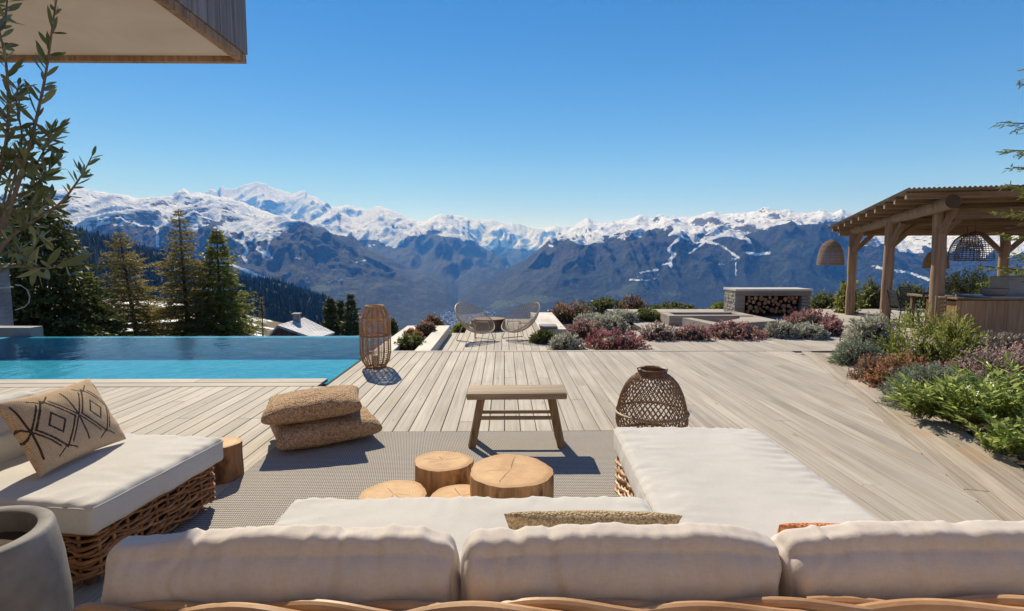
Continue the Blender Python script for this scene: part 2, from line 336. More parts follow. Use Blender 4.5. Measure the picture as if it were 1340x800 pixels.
# relief: spurs and gullies, fading out at the traced ridge lines
bellup = lambda t: np.sin(np.clip(t, 0, 1)*math.pi)
U = AZ[None, :]*9500
lat = AZ[None, :]*R; jw = fbm(X/1900, Y/1900, 3, 131)*520
spur = lambda s1, s2, sd: ridged((lat + jw)/s1, (R + jw)/s2, 4, sd, .45) - .45
amp = np.zeros_like(Z); rel = np.zeros_like(Z)
wx = fbm(X/2600, Y/2600, 3, 5)*900; wy = fbm(X/2600, Y/2600, 3, 9)*900
rg = ridged((X + wx)/1500, (Y + wy)/2100, 6, 3) - .42
rg2 = ridged((X + wx*.5)/620, (Y + wy*.5)/900, 5, 13) - .42
rg3 = ridged((X + wx*.2)/240, (Y + wy*.2)/330, 4, 23) - .42
fb = fbm(X/420, Y/420, 4, 21)
for lay, fn in ((9, lambda t: np.clip(t*2.2, 0, 1)), (10, lambda t: np.clip((1 - t)*2.6, .05, 1))):
    m = (L == lay); a = fn(TT)
    hgt = np.clip((Z + 745)/900, 0, 1)
    sA = 1.0 if lay == 9 else .72
    sp_ = spur(900., 3200., 141)*300 + spur(390., 1500., 151)*110 if lay == 10 else spur(1000., 4200., 161)*330 + spur(420., 1700., 171)*120
    rel = np.where(m, (sp_ + (rg*200 + rg2*120 + rg3*50)*(1.0 if lay == 9 else .3) + fb*20)*a*np.clip(hgt, 0.03, 1), rel)
rgE = ridged((X + wx)/1300, (Y + wy)/1700, 6, 40) - .4
m = (L == 12); rel = np.where(m, (rgE*150 + spur(1000., 3600., 181)*440 + spur(420., 1500., 183)*130)*np.clip((1 - TT)*3.0, .04, 1)*np.clip(TT*3, 0, 1), rel)
rgF = ridged((X + wx*1.4)/2100, (Y + wy*1.4)/2800, 6, 60) - .4
m = (L == 14); rel = np.where(m, (rgF*200 + spur(1500., 4500., 191)*620 + spur(600., 1800., 193)*190)*np.clip((1 - TT)*3.0, .03, 1)*np.clip(TT*3, 0, 1), rel)
m = (L == 5); rel = np.where(m, (fbm(X/330, Y/330, 5, 71)*60 + (ridged(X/500, Y/700, 4, 77) - .4)*70)*bellup(TT), rel)
m = (L == 3); rel = np.where(m, fbm(X/14, Y/14, 4, 81)*1.0*np.clip((1 - TT)*4, 0, 1)*np.clip(TT*4, 0, 1), rel)
m = (L == 8) | (L == 7); rel = np.where(m, fbm(X/300, Y/300, 4, 91)*14, rel)
Z = Z + rel
# apparent photo position of every vertex: used only to place snow fields, pistes and meadows where they lie
def project(X, Y, Z):
    Zr = Z - CAM_H; x = X*_cy - Y*_sy; y = X*_sy + Y*_cy
    w = np.maximum(y*_cp - Zr*_sp, 1e-3); u = y*_sp + Zr*_cp
    return 670 + FPX*x/w, 400 - FPX*u/w
PX, PY = project(X, Y, Z)
nR = len(R)
jit = fbm(PX/26, PY/12, 4, 101)
ysn = cur(PX.ravel(), [(-300, 300), (0, 303), (60, 301), (100, 298), (150, 291), (190, 291), (205, 299), (240, 301), (262, 298), (290, 303), (310, 308), (330, 316), (350, 316), (368, 304), (385, 297), (402, 293), (412, 285), (680, 285), (690, 326), (715, 318), (735, 316), (760, 320), (780, 316), (815, 311), (840, 305), (860, 297), (880, 303), (905, 311), (935, 314), (960, 312), (985, 306), (1010, 298), (1040, 291), (1080, 292), (1110, 300), (1130, 318), (1180, 327), (1340, 332), (1700, 330)]).reshape(PX.shape)
ysE = cur(PX.ravel(), [(300, 306), (420, 309), (450, 319), (475, 316), (492, 316), (515, 328), (522, 318), (545, 306), (560, 302), (585, 308), (600, 311), (640, 322), (660, 330), (700, 340)]).reshape(PX.shape)
snow = np.zeros_like(Z)
m = (L == 9) | (L == 10); snow = np.where(m, np.clip(.5 + (ysn - PY + jit*19)/9, 0, 1.0), snow)
m = (L == 12) | (L == 11); snow = np.where(m, np.clip(.5 + (ysE - PY + jit*18)/9, 0, 1.0), snow)
m = (L >= 13); snow = np.where(m, np.clip(.5 + (327 - PY + jit*10)/12, 0, 1.), snow)
def stroke(pts, w, jitter=1.6):
    d = np.full(PX.shape, 1e9); jx = PX + fbm(PX/5, PY/5, 3, 7)*jitter; jy = PY + fbm(PX/5, PY/5, 3, 8)*jitter
    for (a, b) in zip(pts[:-1], pts[1:]):
        ax, ay = a; bx, by = b; dx, dy = bx - ax, by - ay
        t = np.clip(((jx - ax)*dx + (jy - ay)*dy)/(dx*dx + dy*dy), 0, 1)
        d = np.minimum(d, np.hypot(jx - ax - t*dx, (jy - ay - t*dy)*1.15))
    return np.clip(.5 + (w - d)/1.4, 0, 1)
mid = (L == 9) | (L == 10)
for pts, w in (([(288, 302), (310, 314), (320, 319), (324, 327), (318, 337), (323, 343)], 2.2), ([(300, 345), (318, 353), (332, 358), (346, 364)], 2.0), ([(334, 318), (342, 327), (352, 333)], 2.0), ([(352, 318), (349, 328), (344, 336)], 1.6),
               ([(206, 296), (206, 322)], 2.0), ([(336, 326), (348, 334), (356, 338)], 1.4), ([(889, 311), (881, 320), (874, 327), (883, 333), (876, 341), (878, 349)], 2.3), ([(874, 345), (866, 347)], 1.2), ([(893, 311), (912, 318), (925, 316), (942, 320)], 1.2),
               ([(912, 311), (925, 317), (942, 320), (955, 329), (966, 337)], 1.6), ([(966, 338), (958, 340)], 1.2), ([(922, 317), (912, 325), (903, 331)], 1.5), ([(978, 331), (990, 333), (1006, 331)], 2.2), ([(976, 311), (982, 318)], 1.8), ([(963, 344), (963, 361)], .9),
               ([(838, 357), (850, 355), (861, 353)], 1.3), ([(825, 366), (838, 367), (848, 367)], 1.1), ([(941, 346), (948, 346)], .8), ([(1142, 349), (1165, 353), (1190, 357), (1215, 366)], 1.9), ([(466, 343), (478, 341)], 1.3), ([(385, 338), (392, 339)], .9)):
    snow = np.where(mid, np.maximum(snow, stroke(pts, w)*.98), snow)
# forest hill stays bare of snow; the near slope keeps patches
npat = fbm(X/9, Y/9, 5, 111)
snow = np.where((L == 3) & (R > 34), np.clip(.42 + npat*1.2, 0, 1)*np.clip((R - 34)/15, 0, 1), snow)
snow = np.where(L == 4, .55, snow)
mead = np.zeros_like(Z)
def blob(cx, cy, rx, ry): return np.clip(1.4 - ((PX - cx)/rx)**2 - ((PY - cy + fbm(PX/9, PY/5, 3, 33)*3)/ry)**2, 0, 1)
for b in ((836, 376, 24, 6), (812, 384, 20, 5), (424, 377, 20, 5), (612, 402, 22, 8), (700, 392, 30, 6), (655, 398, 22, 5), (452, 383, 16, 3), (880, 384, 12, 3), (598, 381, 12, 3), (640, 384, 14, 4), (760, 399, 26, 4)): mead = np.maximum(mead, blob(*b))
mead = np.where((L == 8) | (L == 9), mead, 0)
brown = np.zeros_like(Z)
bn = fbm(PX/40, PY/14, 4, 55)
brown = np.where(mid, np.clip((1 - np.abs(PY - ysn - 14)/22)*.8 + bn*.5, 0, 1), brown)
brown = np.where((L == 8) | ((L == 9) & (PY > 362) & (PX > 540)), np.clip(.28 + bn*.9, 0, 1), brown)
near = np.where(L <= 4, 1.0, 0.0) + 0*Z
V = np.stack([X, Y, Z], -1).reshape(-1, 3)
ii = np.arange(nR - 1)[:, None]*nC + np.arange(nC - 1)[None, :]
F = np.stack([ii, ii + 1, ii + nC + 1, ii + nC], -1).reshape(-1, 4)
me = bpy.data.meshes.new('terrain'); me.vertices.add(len(V)); me.vertices.foreach_set('co', V.astype(np.float32).ravel())
me.loops.add(F.size); me.loops.foreach_set('vertex_index', F.astype(np.int32).ravel()); me.polygons.add(len(F))
me.polygons.foreach_set('loop_start', np.arange(len(F), dtype=np.int32)*4); me.polygons.foreach_set('use_smooth', np.ones(len(F), bool)); me.update()
a = me.color_attributes.new('cover', 'FLOAT_COLOR', 'POINT')
a.data.foreach_set('color', np.stack([snow, mead, brown, near], -1).astype(np.float32).ravel())

t = NT('mountain_cover'); A = t.n('Attribute'); A.attribute_name = 'cover'; sp = t.n('SeparateColor'); t.l(A.outputs['Color'], sp.inputs[0])
vk = t.coord('Object', (.001, .001, .001))
nf = t.noise(vk, 9., 7., .72); nm = t.noise(vk, 28., 6., .7); nl = t.noise(vk, 2.2, 4., .6)
forest = t.ramp(nm, [(.36, (.006, .011, .009)), (.50, (.016, .025, .018)), (.60, (.040, .050, .032)), (.72, (.10, .105, .08))])
np_ = t.noise(vk, 5.5, 8., .78)
forest = t.mix(t.sstep(np_, .50, .60), forest, t.ramp(nf, [(.4, (.034, .044, .028)), (.6, (.080, .092, .062))]))
forest = t.mix(t.math('MULTIPLY', t.sstep(nl, .45, .6), .6), forest, (.010, .018, .014))
brn = t.ramp(nm, [(.35, (.022, .019, .021)), (.54, (.050, .041, .040)), (.74, (.10, .085, .078))])
c = t.mix(t.math('MULTIPLY', t.sstep(t.math('ADD', sp.outputs[2], t.math('MULTIPLY', t.math('SUBTRACT', nf, .5), 1.2)), .35, .85), .75), forest, brn)
c = t.mix(t.sstep(t.math('ADD', sp.outputs[1], t.math('MULTIPLY', t.math('SUBTRACT', nm, .5), 1.0)), .35, .6), c, t.ramp(nm, [(.38, (.035, .05, .022)), (.62, (.095, .125, .05))]))
vn = t.coord('Object', (1, 1, 1)); nn = t.noise(vn, .22, 6., .65)
dry = t.ramp(nn, [(.35, (.045, .035, .02)), (.55, (.12, .09, .05)), (.7, (.20, .16, .10))])
c = t.mix(A.outputs['Alpha'], c, dry)
g = t.n('NewGeometry'); sn = t.n('SeparateXYZ'); t.l(g.outputs['Normal'], sn.inputs[0])
ns = t.noise(t.coord('Object', (.0016, .0016, .0075)), 4., 6., .68)
steep = t.sstep(t.math('ADD', sn.outputs[2], t.math('MULTIPLY', t.math('SUBTRACT', ns, .5), 1.15)), .55, .66)
rock = t.ramp(nm, [(.35, (.05, .052, .06)), (.65, (.17, .165, .17))])
c = t.mix(t.math('MULTIPLY', t.sstep(sp.outputs[0], .35, .8), t.math('SUBTRACT', 1., A.outputs['Alpha'])), c, rock)
sf = t.sstep(t.math('ADD', sp.outputs[0], t.math('MULTIPLY', t.math('SUBTRACT', nf, .5), .9)), .46, .58)
scat = t.sstep(t.math('ADD', ns, t.math('MULTIPLY', t.math('SUBTRACT', nm, .5), .5)), .33, .40)
sf = t.math('MULTIPLY', sf, t.math('MAXIMUM', steep, A.outputs['Alpha'])); sf = t.math('MULTIPLY', sf, t.math('MAXIMUM', scat, A.outputs['Alpha']))
c = t.mix(sf, c, (.93, .94, .96)); t.col(c); t.rough(.85); t.b.inputs['Specular IOR Level'].default_value = .1
hb = t.math('MULTIPLY', t.math('ADD', nm, t.math('MULTIPLY', nf, 1.5)), t.math('SUBTRACT', 1., A.outputs['Alpha']))
t.bump(hb, .8, 60.)
terrain = link_mesh('terrain', me, t.m); tag(terrain, kind='structure')

# the wood on the near hill, one mass of conifers
hm = MB(); hv = []; hf = []
cand = np.argwhere((L == 5) & (TT > .06) & (PX > -150) & (PX < 480) & (R > 0))
w_ = RNG.random(len(cand)); cand = cand[np.argsort(w_)[:17000]]
a6 = np.arange(6)*math.pi/3
tv = np.concatenate([np.stack([np.cos(a6), np.sin(a6), np.full(6, .06)], 1), np.stack([np.cos(a6)*.55, np.sin(a6)*.55, np.full(6, .42)], 1), [[0, 0, 1.]]])
tf = [(k, (k+1) % 6, 6 + (k+1) % 6, 6 + k) for k in range(6)] + [(6 + k, 6 + (k+1) % 6, 12) for k in range(6)]
for i, j in cand:
    h = RNG.uniform(11, 27); w = h*RNG.uniform(.14, .22)
    p = np.array([X[i, j] + RNG.normal(0, 8), Y[i, j] + RNG.normal(0, 14), Z[i, j] - 1.5])
    hm.add(tv*np.array([w, w, h]) + p, tf)
tfm = NT('far_conifers'); gi = tfm.n('NewGeometry'); tfm.col(tfm.ramp(gi.outputs['Random Per Island'], [(0., (.016, .028, .018)), (.7, (.035, .048, .028)), (1., (.09, .075, .04))])); tfm.rough(.9)
wood = hm.build('hillside_wood', tfm.m); tag(wood, 'dark conifer wood covering the near hillside below the snowy peaks', 'forest', kind='stuff')

# the village on the valley floor
vm = MB(); vr = MB()
cand = np.argwhere((((L == 8) | ((L == 9) & (PY > 398))) & (PX > 545) & (PX < 650) & (PY > 394)) | ((L == 9) & (PX > 395) & (PX < 445) & (PY > 364) & (PY < 372)) | ((L == 9) & (PX > 830) & (PX < 870) & (PY > 358) & (PY < 368)))
cand = cand[RNG.permutation(len(cand))]
cand = np.array([q for q in cand if RNG.random() < math.exp(-((PX[q[0], q[1]] - 612)/24)**2 - ((PY[q[0], q[1]] - 420)/17)**2) *.5 or (RNG.random() < .12 and (PX[q[0], q[1]] < 450 or PX[q[0], q[1]] > 800))])[:900]
for i, j in cand:
    s = RNG.uniform(7, 15); p = Vector((X[i, j] + RNG.normal(0, 20), Y[i, j] + RNG.normal(0, 25), Z[i, j] + 2)); rz = RNG.uniform(0, 3.1)
    h = RNG.uniform(6, 11); M3 = Matrix.Rotation(rz, 4, 'Z')
    pts = [(-s, -s*.6, -4), (s, -s*.6, -4), (s, s*.6, -4), (-s, s*.6, -4), (-s, -s*.6, h), (s, -s*.6, h), (s, s*.6, h), (-s, s*.6, h), (-s, 0, h + s*.45), (s, 0, h + s*.45)]
    vm.add([p + (M3 @ Vector(q)) for q in pts], [(0, 1, 5, 4), (2, 3, 7, 6), (1, 2, 6, 9, 5), (3, 0, 4, 8, 7), (4, 5, 9, 8), (6, 7, 8, 9)])
tv_ = NT('village_walls'); gi = tv_.n('NewGeometry'); tv_.col(tv_.ramp(gi.outputs['Random Per Island'], [(0., (.25, .22, .20)), (.5, (.5, .48, .46)), (1., (.75, .74, .72))])); tv_.rough(.8)
tag(vm.build('distant_village', tv_.m), 'pale far off houses scattered over the valley floor', 'village', kind='stuff')

# the air between here and the peaks
hz = MB(); hz.box((0, 14000, 1050), (58000, 30000, 6300)); haze = hz.build('haze', None); tag(haze, 'clear mountain air turning the far ranges blue', 'haze', kind='stuff')
hmat = bpy.data.materials.new('haze_air'); hmat.use_nodes = True; hn = hmat.node_tree; hn.nodes.remove(hn.nodes['Principled BSDF'])
pv = hn.nodes.new('ShaderNodeVolumePrincipled'); pv.inputs['Color'].default_value = (.10, .35, 1.0, 1); pv.inputs['Absorption Color'].default_value = (1, 1, 1, 1); pv.inputs['Density'].default_value = 5.0e-5; pv.inputs['Anisotropy'].default_value = 0.0
hn.links.new(pv.outputs[0], hn.nodes['Material Output'].inputs['Volume']); haze.data.materials.append(hmat)
# ------------------------------------------------------------------ decks, pool, beds
DZ = -0.18                                             # level of the lower deck
def strip_x(y): return 2.80 + .338*(y - 2.90)
PLX0, PLY0, PLY1 = -2.17, 6.70, 10.50
def boards(name, x0, x1, yr, z, mat, pitch=.1385, gap=.006, th=.028, seed=1):
    mb = MB(); rnd = random.Random(seed); x = x0
    while x < x1:
        xa, xb = x + gap/2, min(x + pitch, x1) - gap/2
        ra, rb = yr(xa), yr(xb)
        if ra and rb:
            ya, yb, y1 = ra[0], rb[0], min(ra[1], rb[1])
            cuts = []; yy = max(ya, yb) + rnd.uniform(.6, 3.4)
            while yy < y1 - .5:
                if rnd.random() < .3: cuts.append(yy)
                yy += rnd.choice((2.4, 3.2, 3.6))
            ends = [None] + cuts + [y1]
            for k in range(len(ends) - 1):
                a0 = (ya, yb) if k == 0 else (ends[k] + .003,)*2
                e = ends[k+1] - (.003 if k < len(ends) - 2 else 0); dz = rnd.uniform(-.0012, .0012)
                c = .004
                q = [(xa, a0[0]), (xb, a0[1]), (xb, e), (xa, e)]
                v = [(px, py, z - th) for px, py in q] + [(px, py, z - c + dz) for px, py in q] + [(px + (c if i in (0, 3) else -c), py, z + dz) for i, (px, py) in enumerate(q)]
                f = [(8, 9, 10, 11)] + [(i, (i+1) % 4, 4 + (i+1) % 4, 4 + i) for i in range(4)] + [(4 + i, 4 + (i+1) % 4, 8 + (i+1) % 4, 8 + i) for i in range(4)]
                mb.add(v, f)
        x += pitch
    o = mb.build(name, mat); tag(o, kind='structure'); return o
def yr_main(x):
    lo = -3.0; hi = 8.60
    if x > strip_x(-3.0): lo = 2.90 + (x - 2.80)/.338
    if x < PLX0 + .001 - .0: hi = 6.30
    return (lo, hi) if hi - lo > .15 else None
boards('deck', -9.0, 4.75, yr_main, 0.0, M['deck'], seed=3)
boards('lower_deck', -1.16, 13.5, lambda x: (8.72, 12.06 if x < -.9 else 14.8 if x < 1.35 else 12.4 if x < 3.2 else 17.5), DZ, M['deck'], seed=5)
mb = MB()
for x0, x1, y0, y1, z in ((-9.2, 6.2, -3.1, 6.62, -.045), (PLX0 - .0, 6.2, 6.62, 8.58, -.045), (-1.15, -.9, 8.62, 12.05, DZ - .045), (-.9, 1.35, 8.62, 14.78, DZ - .047), (1.3, 3.2, 8.62, 12.38, DZ - .045), (3.2, 13.6, 8.62, 17.4, DZ - .047)):
    mb.box(((x0 + x1)/2, (y0 + y1)/2, z - .2), (x1 - x0, y1 - y0, .4))
tag(mb.build('deck_base', M['dark_gap']), kind='structure')
# the board across the step and the coping boards beside the pool
mb = MB()
for x0, x1 in ((PLX0 + .02, .2), (.206, 2.9), (2.906, 5.45)): mb.box(((x0 + x1)/2, 8.66, -.012), (x1 - x0, .105, .032), bev=.004)
tag(mb.build('deck_step', M['coping']), kind='structure')
mb = MB()
for k, (y0, y1) in enumerate(((6.31, 6.49), (6.496, 6.70))):
    xx = -9.0
    for x1 in ((-6.6, -3.7, PLX0 - .003) if k else (-7.4, -4.9, PLX0 - .003)):
        mb.box(((xx + x1)/2, (y0 + y1)/2, -.016 + .003*k), (x1 - xx - .005, y1 - y0 + .004*0, .04), bev=.004); xx = x1
tag(mb.build('pool_coping', M['coping']), kind='structure')
# diagonal border: four boards along the edge of the planting
e0 = Vector((strip_x(-3.0), -3.0, 0)); e1 = Vector((strip_x(8.6), 8.6, 0)); dvec = (e1 - e0).normalized(); nv = Vector((dvec.y, -dvec.x, 0))
ang = math.atan2(-dvec.x, dvec.y); mb = MB(); Lb = (e1 - e0).length
for k in range(4):
    w = .142; yy = -.4
    ends = [RNG.uniform(1.5, 3.4), RNG.uniform(5, 7), RNG.uniform(8.6, 10.2), Lb + .0 - .07*k]
    for e in ends:
        mb.box((k*w + w/2 + .004, (yy + e)/2, -.016 + .0015*(k % 2)), (w - .006, e - yy - .005, .034), bev=.004); yy = e
ob = mb.build('deck_border', M['strip']); ob.location = e0; ob.rotation_euler = (0, 0, ang); tag(ob, kind='structure')

# pool basin, tiles and water
t = NT('pool_tiles'); v = t.coord('Object', (1, 1, 1)); br = t.n('TexBrick'); br.offset = 0.0; br.inputs['Scale'].default_value = 1.; br.inputs['Brick Width'].default_value = .05; br.inputs['Row Height'].default_value = .05; br.inputs['Mortar Size'].default_value = .003
br.inputs['Color1'].default_value = (.012, .22, .36, 1); br.inputs['Color2'].default_value = (.018, .28, .42, 1); br.inputs['Mortar'].default_value = (.05, .34, .46, 1); t.l(v, br.inputs['Vector'])
vo = t.n('TexVoronoi'); vo.feature = 'DISTANCE_TO_EDGE'; vo.inputs['Scale'].default_value = 5.5
nz = t.noise(v, 2.5, 2., .5); dv = t.n('VectorMath'); dv.operation = 'MULTIPLY_ADD'; t.l(v, dv.inputs[0]); dv.inputs[1].default_value = (1, 1, 1); cmb = t.n('CombineXYZ'); t.l(nz, cmb.inputs[0]); t.l(nz, cmb.inputs[1]); t.l(cmb.outputs[0], dv.inputs[2]); t.l(dv.outputs[0], vo.inputs['Vector'])
n5 = t.noise(t.coord('Object', (5., 8., 5.)), 1., 4., .65)  # caustic-like ripple light, painted into the tile colour below
t.col(t.mix(.35, br.outputs['Color'], t.ramp(n5, [(.35, (.008, .19, .28)), (.65, (.03, .46, .60))]))); t.rough(.9); t.b.inputs['Specular IOR Level'].default_value = .05; M['tiles'] = t.m
mb = MB(); x0, x1, y0, y1, zb = -9.4, PLX0 - .012, PLY0 - .03, PLY1, -.40
mb.box(((x0 + x1)/2, (y0 + y1)/2, zb - .05), (x1 - x0, y1 - y0, .1))
mb.box(((x0 + x1)/2, y0 - .05, (zb - .06)/2 - .03), (x1 - x0, .1, -zb - .06)); mb.box(((x0 + x1)/2, y1 + .09, -.345), (x1 - x0 + .2, .18, .60))
mb.box((x1 - .0 + .0 + .006, (y0 + y1)/2, -.33), (.012, y1 - y0, .54)); mb.box((x0 - .1, (y0 + y1)/2, -.33), (.2, y1 - y0, .6))
tag(mb.build('pool_basin', M['tiles']), kind='structure')
t = NT('pool_water'); nt_ = t.t; nt_.nodes.remove(t.b)
tr = t.n('BsdfTransparent'); tr.inputs[0].default_value = (.84, .985, 1.0, 1); gl = t.n('BsdfGlossy'); gl.inputs['Roughness'].default_value = .015
fr = t.n('Fresnel'); bf = t.n('NewGeometry'); t.l(t.math('SUBTRACT', 1.33, t.math('MULTIPLY', bf.outputs['Backfacing'], .578)), fr.inputs['IOR'])   # thin sheet: same reflectance from both sides
v = t.coord('Object', (1., .8, 1)); h1 = t.noise(v, 2.6, 3., .5, .3); h2 = t.noise(t.coord('Object', (1., .7, 1)), 9., 2., .5, .4)
bp = t.n('Bump'); bp.inputs['Strength'].default_value = .2; bp.inputs['Distance'].default_value = .05; t.l(t.math('ADD', h1, t.math('MULTIPLY', h2, .35)), bp.inputs['Height'])
t.l(bp.outputs[0], gl.inputs['Normal']); t.l(bp.outputs[0], fr.inputs['Normal'])
mx = t.n('MixShader'); t.l(t.math('MULTIPLY', fr.outputs[0], .80), mx.inputs[0]); t.l(tr.outputs[0], mx.inputs[1]); t.l(gl.outputs[0], mx.inputs[2]); t.l(mx.outputs[0], t.out.inputs['Surface'])
mb = MB(); zz = -.033; mb.add([(x0, y0, zz), (x1, y0, zz), (x1, y1 + .16, zz), (x0, y1 + .16, zz)], [(0, 1, 2, 3)])
tag(mb.build('pool_water', t.m), kind='structure')
# soil of the beds and the ground behind the decks
def soil_sheet(name, pts_fn, nx, ny, mat):
    u = np.linspace(0, 1, nx); v = np.linspace(0, 1, ny); U_, V_ = np.meshgrid(u, v); P = pts_fn(U_, V_)
    f = [(j*nx + i, j*nx + i + 1, (j+1)*nx + i + 1, (j+1)*nx + i) for j in range(ny - 1) for i in range(nx - 1)]
    mb = MB(); mb.add(P.reshape(-1, 3), f); o = mb.build(name, mat, smooth=3.2); tag(o, kind='structure'); return o
def bed(U_, V_):
    y = -2.5 + V_*11.2; x = strip_x(y) + .60 + U_*(6.5); edge = np.clip(U_*10, 0, 1)*np.clip((1 - V_)*12, 0, 1)
    return np.stack([x, y, -.06 + edge*(.08 + .06*fbm(x*1.5, y*1.5, 3, 5))], -1)
soil_sheet('planting_bed', bed, 40, 70, M['soil'])
def back(U_, V_):
    x = 1.35 + U_*17; y = 12.42 + V_*9.; return np.stack([x, y, DZ - .09 - V_*.8 + .05*fbm(x, y, 3, 7)], -1)
soil_sheet('garden_soil', back, 50, 30, M['soil'])

# raised planter with pale boarded rim, level with the main deck
pl = thing('planter_box', 'long pale timber planter bed beside the pool end', 'planter', (-1.65, 10.4, DZ))
mb = MB(); X0, X1, Y0, Y1 = -2.12, -1.19, 8.73, 12.0; w = .33
mb.box((X0 + w/2, (Y0 + Y1)/2, -.115), (w, Y1 - Y0, .22), bev=.006)
mb.box((X1 - .13, (Y0 + Y1)/2, -.115), (.26, Y1 - Y0, .22), bev=.006); mb.box(((X0 + w + X1 - .26)/2, Y1 - .08, -.117), (X1 - X0 - w - .266, .16, .22), bev=.006)
mb.build('rim', M['limed'], pl, world=True)
mb = MB(); mb.box(((X0 + w + X1 - .26)/2, (Y0 + Y1)/2 - .05, -.13), (X1 - X0 - w - .27, Y1 - Y0 - .25, .1)); mb.build('soil_fill', M['soil'], pl, world=True)

# ------------------------------------------------------------------ house: overhanging roof corner and an unseen wall added behind the camera for warm bounce
c = at(323, 84, 4.25); SZ = c.z; hs = thing('house', 'modern house whose plastered roof overhang with grey plank fascia juts into the top left corner', 'house', (-4, -2.5, 0))
t = NT('soffit_plaster'); n1 = t.noise(t.coord('Object', (1, 1, 1)), 1.6, 6., .65, .6); n2 = t.noise(t.coord('Object'), 14., 4., .6)
t.col(t.ramp(n1, [(.3, (.57, .49, .43)), (.7, (.67, .60, .535))])); t.rough(.9); t.bump(n2, .2, .006); M['plaster'] = t.m
ex = c.x; ey = c.y
mb = MB(); mb.box((ex - 4.0, ey - 3.2, SZ + .24), (7.9, 6.3, .40)); mb.build('soffit', M['plaster'], hs, world=True)
mb = MB(); mb.box((ex - 4.0, ey - .024, SZ + .03), (8.0, .05, .06), bev=.004); mb.box((ex - .024, ey - 3.25, SZ + .03), (.048, 6.36, .06), bev=.004); mb.build('trim_board', M['post'], hs, world=True)
mb = MB(); y = ey
for k in range(34):
    w = RNG.uniform(.15, .21); mb.box((ex + .012 - .02, y - w/2 - .001, SZ + .062 + .4), (.04, w - .006, .80), bev=.003); y -= w
for k in range(40):
    mb.box((ex - .05 - k*.2 - .1, ey + .005, SZ + .062 + .4), (.194, .03, .80), bev=.003)
mb.build('fascia', M['grey_wood'], hs, world=True)
mb = MB(); mb.box((-1.5, -3.25, 2.8), (15, .3, 6.0)); mb.build('wall', plain('warm_bounce_wall', (.58, .455, .345), .9, 3., .1), hs, world=True)  # unseen house wall, its height and warm tint set to bounce sunlight onto the cushions

# cabin and low wall at the left end of the pool
cb = thing('cabin', 'grey board cabin with a snow dusted flat roof at the far left', 'cabin', (-11.5, 12.2, -.4))
pr = at(22, 352, 12.0); pe = at(22, 372, 12.0)
mb = MB()
for k in range(8): mb.box((pr.x - 3.3, 12.9, -1.2 + k*.30 + .15), (3.0, 1.9, .295), bev=.004)
mb.build('wall', M['grey_wood_h'], cb, world=True)
mb = MB(); mb.box((pr.x - 3.26, 12.85, 1.28), (3.2, 2.1, .10), bev=.01); mb.box((pr.x - 3.3, 12.9, .74), (3.06, 2.0, .035)); mb.build('roof', M['limed'], cb, world=True)
mb = MB(); P_ = [at(x, y, 11.92) for x, y in ((20, 373), (28, 374), (35, 379), (39, 388), (38, 396), (32, 402), (20, 406))]
mb.tube(P_, .011, 6); mb.build('cable', plain('cable_sheath', (.35, .33, .27), .5), cb, world=True)
mb = MB(); pw = on(50, 441, -.03); pts = [at(x, y, 10.45) for x, y in ((-40, 434), (10, 431.5), (30, 430), (50, 429.5), (51, 442))]
mb.prism([(-12.5, 10.69), (pw.x - .25, 10.69), (pw.x - .22, 10.95), (-12.5, 11.2)], -.6, .13); wl = mb.build('low_wall', M['concrete'], smooth=.5)
tag(wl, 'low grey concrete wall ending at the far left corner of the pool', 'wall')

# chalet below the pool
ch = thing('chalet', 'brown timber chalet with a snow dusted shingle roof below the pool edge', 'chalet', tuple(at(395, 452, 62)))
rt = NT('shingle_roof'); v = rt.coord('Object'); br = rt.n('TexBrick'); br.inputs['Scale'].default_value = 1.; br.inputs['Brick Width'].default_value = .75; br.inputs['Row Height'].default_value = .5; br.inputs['Mortar Size'].default_value = .05
rt.l(v, br.inputs['Vector']); br.inputs['Color1'].default_value = (.50, .49, .50, 1); br.inputs['Color2'].default_value = (.66, .66, .68, 1); br.inputs['Mortar'].default_value = (.30, .29, .30, 1); rt.col(br.outputs['Color']); rt.rough(.8)
A_, B_, C_, D_ = at(363, 425.5, 56), at(398, 415.5, 63.), at(438, 435, 63.), at(413, 443, 55)
E_ = B_ + (A_ - D_).normalized()*.01
def slab(q, th):
    n = (q[1] - q[0]).cross(q[2] - q[0]).normalized(); n = n if n.z > 0 else -n
    lo = [p - n*th for p in q]; m = len(q); return list(q) + lo, [tuple(range(m)), tuple(range(m, 2*m))[::-1]] + [(i, m + i, m + (i+1) % m, (i+1) % m) for i in range(m)]
W_ = at(330, 441, 60); mb = MB(); v_, f_ = slab([A_, D_, C_, B_], .22); mb.add(v_, f_); rf = mb.build('roof', rt.m, ch, world=True)
W2 = at(352, 437, 57); mb = MB(); v_, f_ = slab([A_ + Vector((0, 0, -.02)), B_ + Vector((0, 0, -.02)), at(352, 441, 66), W2], .2); mb.add(v_, f_); mb.build('far_roof', rt.m, ch, world=True)
A2 = A_ + Vector((.4, .25, -.3)); D2 = D_ + Vector((-.3, .3, -.25)); mb = MB(); gz = A_.z - 6
mb.add([A2, D2, (D2.x, D2.y, gz), (A2.x - 2.2, A2.y, gz), (A2.x - 2.2, A2.y, A2.z - 1.3)], [(0, 1, 2, 3, 4)])
C2 = C_ + Vector((-.6, -.3, -.3)); mb.add([D2, C2, (C2.x, C2.y, gz), (D2.x, D2.y, gz)], [(0, 1, 2, 3)])
mb.build('wall', wood_mat('chalet_boards', [(.25, (.07, .04, .022)), (.5, (.14, .08, .045)), (.75, (.21, .13, .08))], axis=2, grain=1.5, along=.3, rand=.2), ch, world=True)
